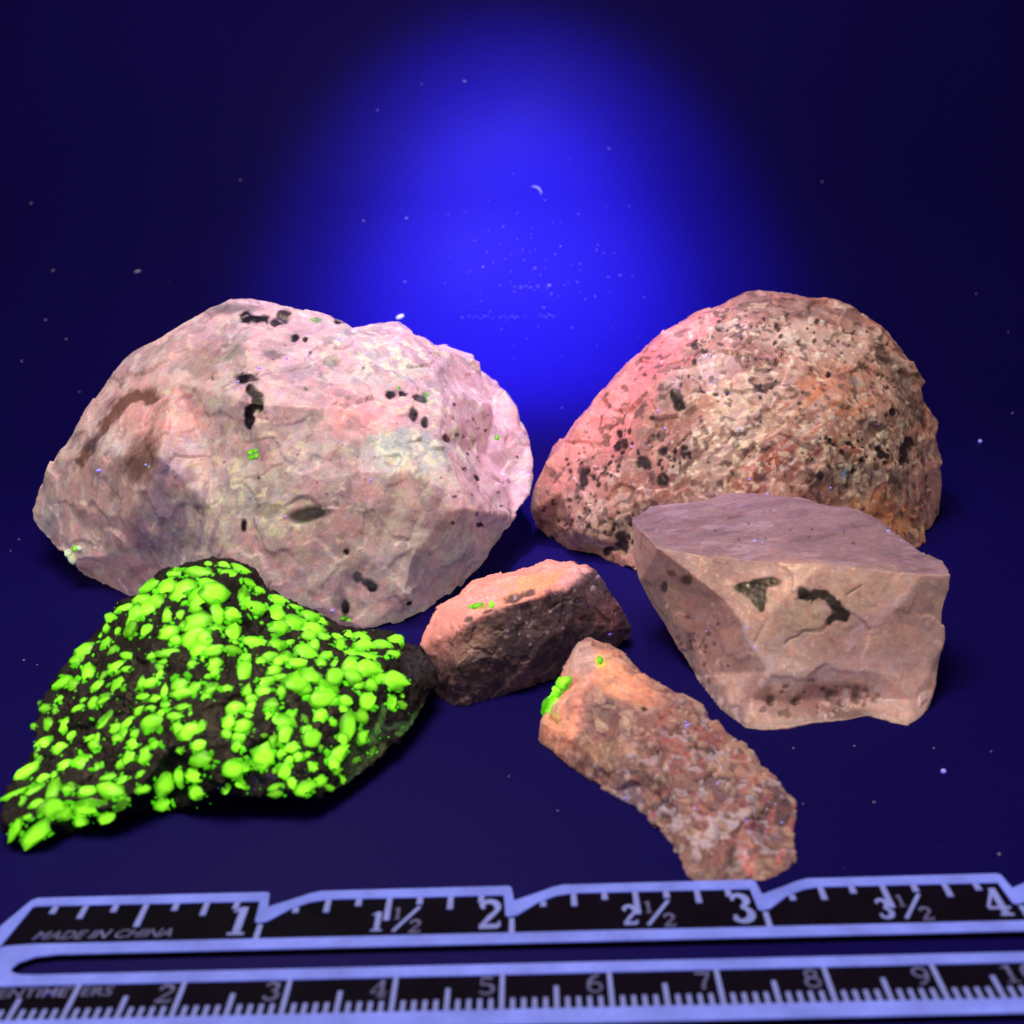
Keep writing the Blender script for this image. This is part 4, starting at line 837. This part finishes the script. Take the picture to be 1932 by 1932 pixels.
mid = [(-.405, .49), (SE - .05, .485), (SE - .05, .615), (.5, .64), (.36, .65), (.265, .692), (.244, .755), (.283, .842), (.41, .92), (.62, .953), (SE - .05, .946), (SE - .05, 1.09), (.3, 1.115), (.05, 1.09), (-.13, .976), (-.31, .915), (-.405, .70)]
link('border_line', poly_mesh('border_line', [mid], RT - .01, LZ + .001), M_RLINE, ruler)
link('border_line', poly_mesh('border_line', [[(-.405, -.195), (SE - .05, -.195), (SE - .05, -.02), (-.405, .01)]], RT - .01, LZ), M_RLINE, ruler)
def tick_mesh(w, v0, v1, slope=0.0):
    return poly_mesh('tick', [[(-w / 2, v0), (w / 2, v0), (w / 2 * .9, v1), (-w / 2 * .9, v1)]], RT - .01, LZ - .002)
T_mm, T_5, T_cm = tick_mesh(.044, -.03, .15), tick_mesh(.046, -.03, .305), tick_mesh(.046, -.03, .5)
T_8, T_4, T_2, T_in, T_n = tick_mesh(.065, 1.625, 1.74), tick_mesh(.062, 1.53, 1.74), tick_mesh(.062, 1.37, 1.74), tick_mesh(.055, 1.11, 1.345), tick_mesh(.065, 1.535, 1.62)
for me in (T_mm, T_5, T_cm, T_8, T_4, T_2, T_in, T_n): me.materials.append(M_RTICK)
for k in range(-3, 112):
    link('tick', T_cm if k % 10 == 0 else T_5 if k % 5 == 0 else T_mm, None, ruler, (k * .1, 0, 0))
for k in range(1, 38):
    if k % 8 == 0: link('tick', T_in, None, ruler, (k * IN / 8, 0, 0))
    elif k % 8 == 1 and k > 8: link('tick', T_n, None, ruler, (k * IN / 8, 0, 0))
    elif k % 4 == 0: link('tick', T_2, None, ruler, (k * IN / 8, 0, 0))
    else: link('tick', T_4 if k % 2 == 0 else T_8, None, ruler, (k * IN / 8, 0, 0))

# numerals drawn as strokes in a 0..0.62 x 0..1 box: (points, widths)
def arc(cx, cy, rx, ry, a0, a1, n=12):
    return [(cx + rx * math.cos(math.radians(a0 + (a1 - a0) * i / n)), cy + ry * math.sin(math.radians(a0 + (a1 - a0) * i / n))) for i in range(n + 1)]
def W(n, a, b): return [a + (b - a) * math.sin(math.pi * i / (n - 1)) for i in range(n)]
GL = {}
GL['1'] = [([(.32, .03), (.32, .97)], [.17, .17]), ([(.10, .04), (.54, .04)], [.08, .08]), ([(.08, .80), (.32, .95)], [.06, .09])]
a2 = arc(.30, .72, .22, .23, 165, -30, 12)
GL['2'] = [(a2 + [(.32, .40), (.10, .10)], W(13, .10, .17) + [.13, .08]), ([(.05, .08), (.54, .08)], [.17, .15]), ([(.54, .05), (.57, .25)], [.1, .04]), ([(.08, .72), (.17, .76)], [.12, .12])]
GL['3'] = [(arc(.28, .75, .20, .20, 150, -80, 10), W(11, .09, .17)), (arc(.27, .28, .25, .24, 85, -150, 12), W(13, .08, .18)), ([(.06, .18), (.16, .20)], [.13, .13]), ([(.08, .82), (.17, .80)], [.11, .11])]
GL['4'] = [([(.40, .03), (.40, .97)], [.15, .15]), ([(.40, .95), (.04, .30)], [.07, .07]), ([(.03, .28), (.60, .28)], [.09, .09]), ([(.24, .04), (.58, .04)], [.08, .08])]
GL['5'] = [([(.12, .95), (.50, .95)], [.13, .13]), ([(.14, .95), (.11, .55)], [.07, .07]), (arc(.28, .33, .24, .26, 130, -150, 12), W(13, .08, .16))]
GL['6'] = [(arc(.30, .30, .22, .25, 0, 360, 18), W(19, .11, .12)), (arc(.52, .36, .44, .60, 180, 98, 10), W(11, .10, .14))]
GL['7'] = [([(.06, .92), (.56, .92)], [.14, .14]), ([(.54, .92), (.34, .45), (.26, .04)], [.07, .12, .16])]
GL['8'] = [(arc(.30, .74, .18, .20, 0, 360, 16), W(17, .11, .12)), (arc(.30, .28, .23, .25, 0, 360, 18), W(19, .12, .13))]
GL['9'] = [(arc(.30, .68, .22, .25, 0, 360, 18), W(19, .11, .12)), (arc(.08, .62, .44, .60, 0, -82, 10), W(11, .10, .14))]
GL['0'] = [(arc(.30, .50, .22, .45, 0, 360, 20), W(21, .10, .17))]
GL['/'] = [([(.0, .0), (.62, 1.0)], [.12, .12])]
def glyph(ch, s0, v0, wd, ht, m, shear=0.0, fat=1.0):
    bm = bmesh.new()
    for si, (pts, ws) in enumerate(GL[ch]):
        z = (LZ - .003 + .0006 * si) * CM
        prev = None
        for i, (p, w) in enumerate(zip(pts, ws)):
            q0, q1 = pts[max(0, i - 1)], pts[min(len(pts) - 1, i + 1)]
            dx, dy = (q1[0] - q0[0]) * wd / .62, (q1[1] - q0[1]) * ht
            L_ = math.hypot(dx, dy) or 1
            nx, ny = -dy / L_, dx / L_
            x, y = p[0] * wd / .62 + shear * p[1] * ht, p[1] * ht
            h = w * fat * ht * .5
            a = bm.verts.new(((x + nx * h) * CM, (y + ny * h) * CM, z)); b = bm.verts.new(((x - nx * h) * CM, (y - ny * h) * CM, z))
            if prev: bm.faces.new((prev[0], prev[1], b, a))
            prev = (a, b)
    for f_ in bm.faces:
        f_.normal_update()
        if f_.normal.z < 0: f_.normal_flip()
    me = bpy.data.meshes.new('numeral'); bm.to_mesh(me); bm.free()
    return link('numeral', me, m, ruler, (s0, v0, 0))
for n in range(1, 5):
    glyph(str(n), IN * n - .345, 1.185, .24, .475, M_RTICK)
for n in range(1, 4):
    s = IN * (n + .5)
    glyph(str(n), s - .165, 1.19, .16, .325, M_RTICK)
    glyph('1', s + .06, 1.375, .10, .20, M_RFAINT, 0, .85); glyph('/', s + .085, 1.18, .24, .40, M_RTICK, 0, .8); glyph('2', s + .235, 1.145, .13, .215, M_RFAINT)
for n in range(1, 11):
    if n == 1: continue
    tx = str(n)
    for i, ch in enumerate(tx):
        glyph(ch, n - .225 + (i - len(tx) + 1) * .19, .20, .17, .255, M_RFAINT, 0, .9)
def lettering(body, s0, v0, width, ht, shear):
    cu = bpy.data.curves.new('lettering', 'FONT'); cu.body = body; cu.size = 1.0; cu.shear = shear; cu.offset = 0.012; cu.resolution_u = 3
    ob = bpy.data.objects.new('tmp', cu); COL.objects.link(ob)
    me = bpy.data.meshes.new_from_object(ob.evaluated_get(bpy.context.evaluated_depsgraph_get()))
    bpy.data.objects.remove(ob)
    V = np.array([v.co[:] for v in me.vertices]); lo, hi = V.min(0), V.max(0)
    V = (V - lo) / (hi - lo + 1e-9) * np.array((width, ht, 0)) * CM
    V[:, 2] = (LZ - .003) * CM
    me.vertices.foreach_set('co', V.astype(np.float32).ravel()); me.update(); me.name = 'lettering'
    me.materials.clear()
    return link('lettering', me, M_RFAINT, ruler, (s0, v0, 0))
lettering('MADE IN CHINA', .27, 1.185, 1.40, .135, .35)
lettering('CENTIMETERS', .13, .318, 1.22, .135, .0)

# ------------------------------------------------------------------ dust and lint on the board
dust = []
for (px, py, r) in [(877, 154, 3.6), (712, 208, 3.4), (796, 159, 2.4), (1149, 281, 3.4), (454, 340, 2.6), (59, 384, 4), (101, 511, 3.6), (686, 417, 3), (767, 412, 2.8), (1551, 343, 2.8), (1036, 539, 4), (1123, 560, 2.8), (764, 532, 2.6), (86, 604, 3), (41, 682, 3.2), (150, 740, 2.6), (125, 640, 2.6), (1649, 1514, 3), (1497, 1412, 3.4), (1612, 1408, 3), (1515, 1517, 2.6), (1057, 465, 2.6), (911, 504, 2.8), (1010, 506, 2.2), (830, 1130, 2), (1762, 1412, 2.6), (1870, 1418, 3), (1910, 780, 3), (1842, 555, 2.6), (1902, 627, 2.6), (20, 1040, 2.4), (36, 1018, 2.6), (1885, 1612, 3.6), (70, 1255, 3), (45, 1246, 3), (960, 1465, 2.4), (1490, 1600, 2.4), (1052, 1530, 2), (1170, 790, 2), (1060, 770, 2)]:
    dust.append((px, py, r))
g = random.Random(12)
for _ in range(95):
    dust.append((g.gauss(1020, 95), g.gauss(495, 80), g.uniform(.7, 1.8)))
for _ in range(26): dust.append((g.uniform(965, 1035), 541 + g.gauss(0, 1.3), g.uniform(.6, 1.4)))
for _ in range(42): dust.append((g.uniform(880, 1060), 598 + g.gauss(0, 1.8), g.uniform(.6, 1.3)))
for _ in range(70): dust.append((g.uniform(5, 1925), g.uniform(20, 1900), g.uniform(.35, .9)))
items = []
for (px, py, r) in dust:
    c, nrm = on_board(px, py)
    k = project(np.array([c]))[2][0] / FV
    items.append((c + nrm * .2 * r * k, .74 * r * k))
tag(link('dust', grain_mesh('dust', items, M_DUST)), 'fine pale dust specks scattered over the dark board', 'dust', kind='stuff')
def lint(px, py, length, width, ang, bend, m, name, label, cat):
    c, nrm = on_board(px, py)
    k = project(np.array([c]))[2][0] / FV
    pts = []
    side = np.array((1.0, 0, 0)); up = np.cross(nrm, side)
    for i in range(9):
        s = (i / 8 - .5) * length * k
        w = bend * k * (1 - (2 * i / 8 - 1) ** 2)
        a = math.radians(ang)
        pts.append(side * (s * math.cos(a) - w * math.sin(a)) + up * (s * math.sin(a) + w * math.cos(a)) + nrm * width * k * .5)
    bm = bmesh.new(); rings = []
    for i, p in enumerate(pts):
        q = pts[min(8, i + 1)] - pts[max(0, i - 1)]; q = q / np.linalg.norm(q); s2 = np.cross(q, nrm)
        r = width * k * (.35 + .65 * math.sin(math.pi * (i + .5) / 9))
        rings.append([bm.verts.new((p + s2 * r * math.cos(t_) + nrm * r * math.sin(t_)) * CM) for t_ in [j * math.pi / 3 for j in range(6)]])
    for a, b in zip(rings[:-1], rings[1:]):
        for j in range(6): bm.faces.new((a[j], a[(j + 1) % 6], b[(j + 1) % 6], b[j]))
    bm.faces.new(rings[0]); bm.faces.new(rings[-1])
    bmesh.ops.recalc_face_normals(bm, faces=bm.faces)
    me = bpy.data.meshes.new(name); bm.to_mesh(me); bm.free(); me.shade_smooth()
    return tag(link(name, me, m, None, c), label, cat)
lint(1012, 360, 24, 1.7, -42, 6, M_DUST, 'curved_fibre', 'curved pale fibre stuck in the blue glow on the board', 'fibre')
lint(755, 599, 15, 4.0, 28, 0, M_LINT, 'lint_crumb', 'bright white lint crumb just above the pink rock', 'lint')
lint(260, 513, 12, 3.0, 15, 0, M_DUST, 'lint_crumb', 'dim oblong lint crumb on the dark board up left of the pink rock', 'lint')
lint(1850, 834, 6, 3.6, 80, 1, M_SPECK, 'dust_crumb', 'blue violet dust crumb on the board beside the speckled rock', 'dust')
lint(1780, 1457, 9, 4.5, 5, 0, M_SPECK, 'dust_crumb', 'blue violet dust crumb on the board below the blocky rock', 'dust')
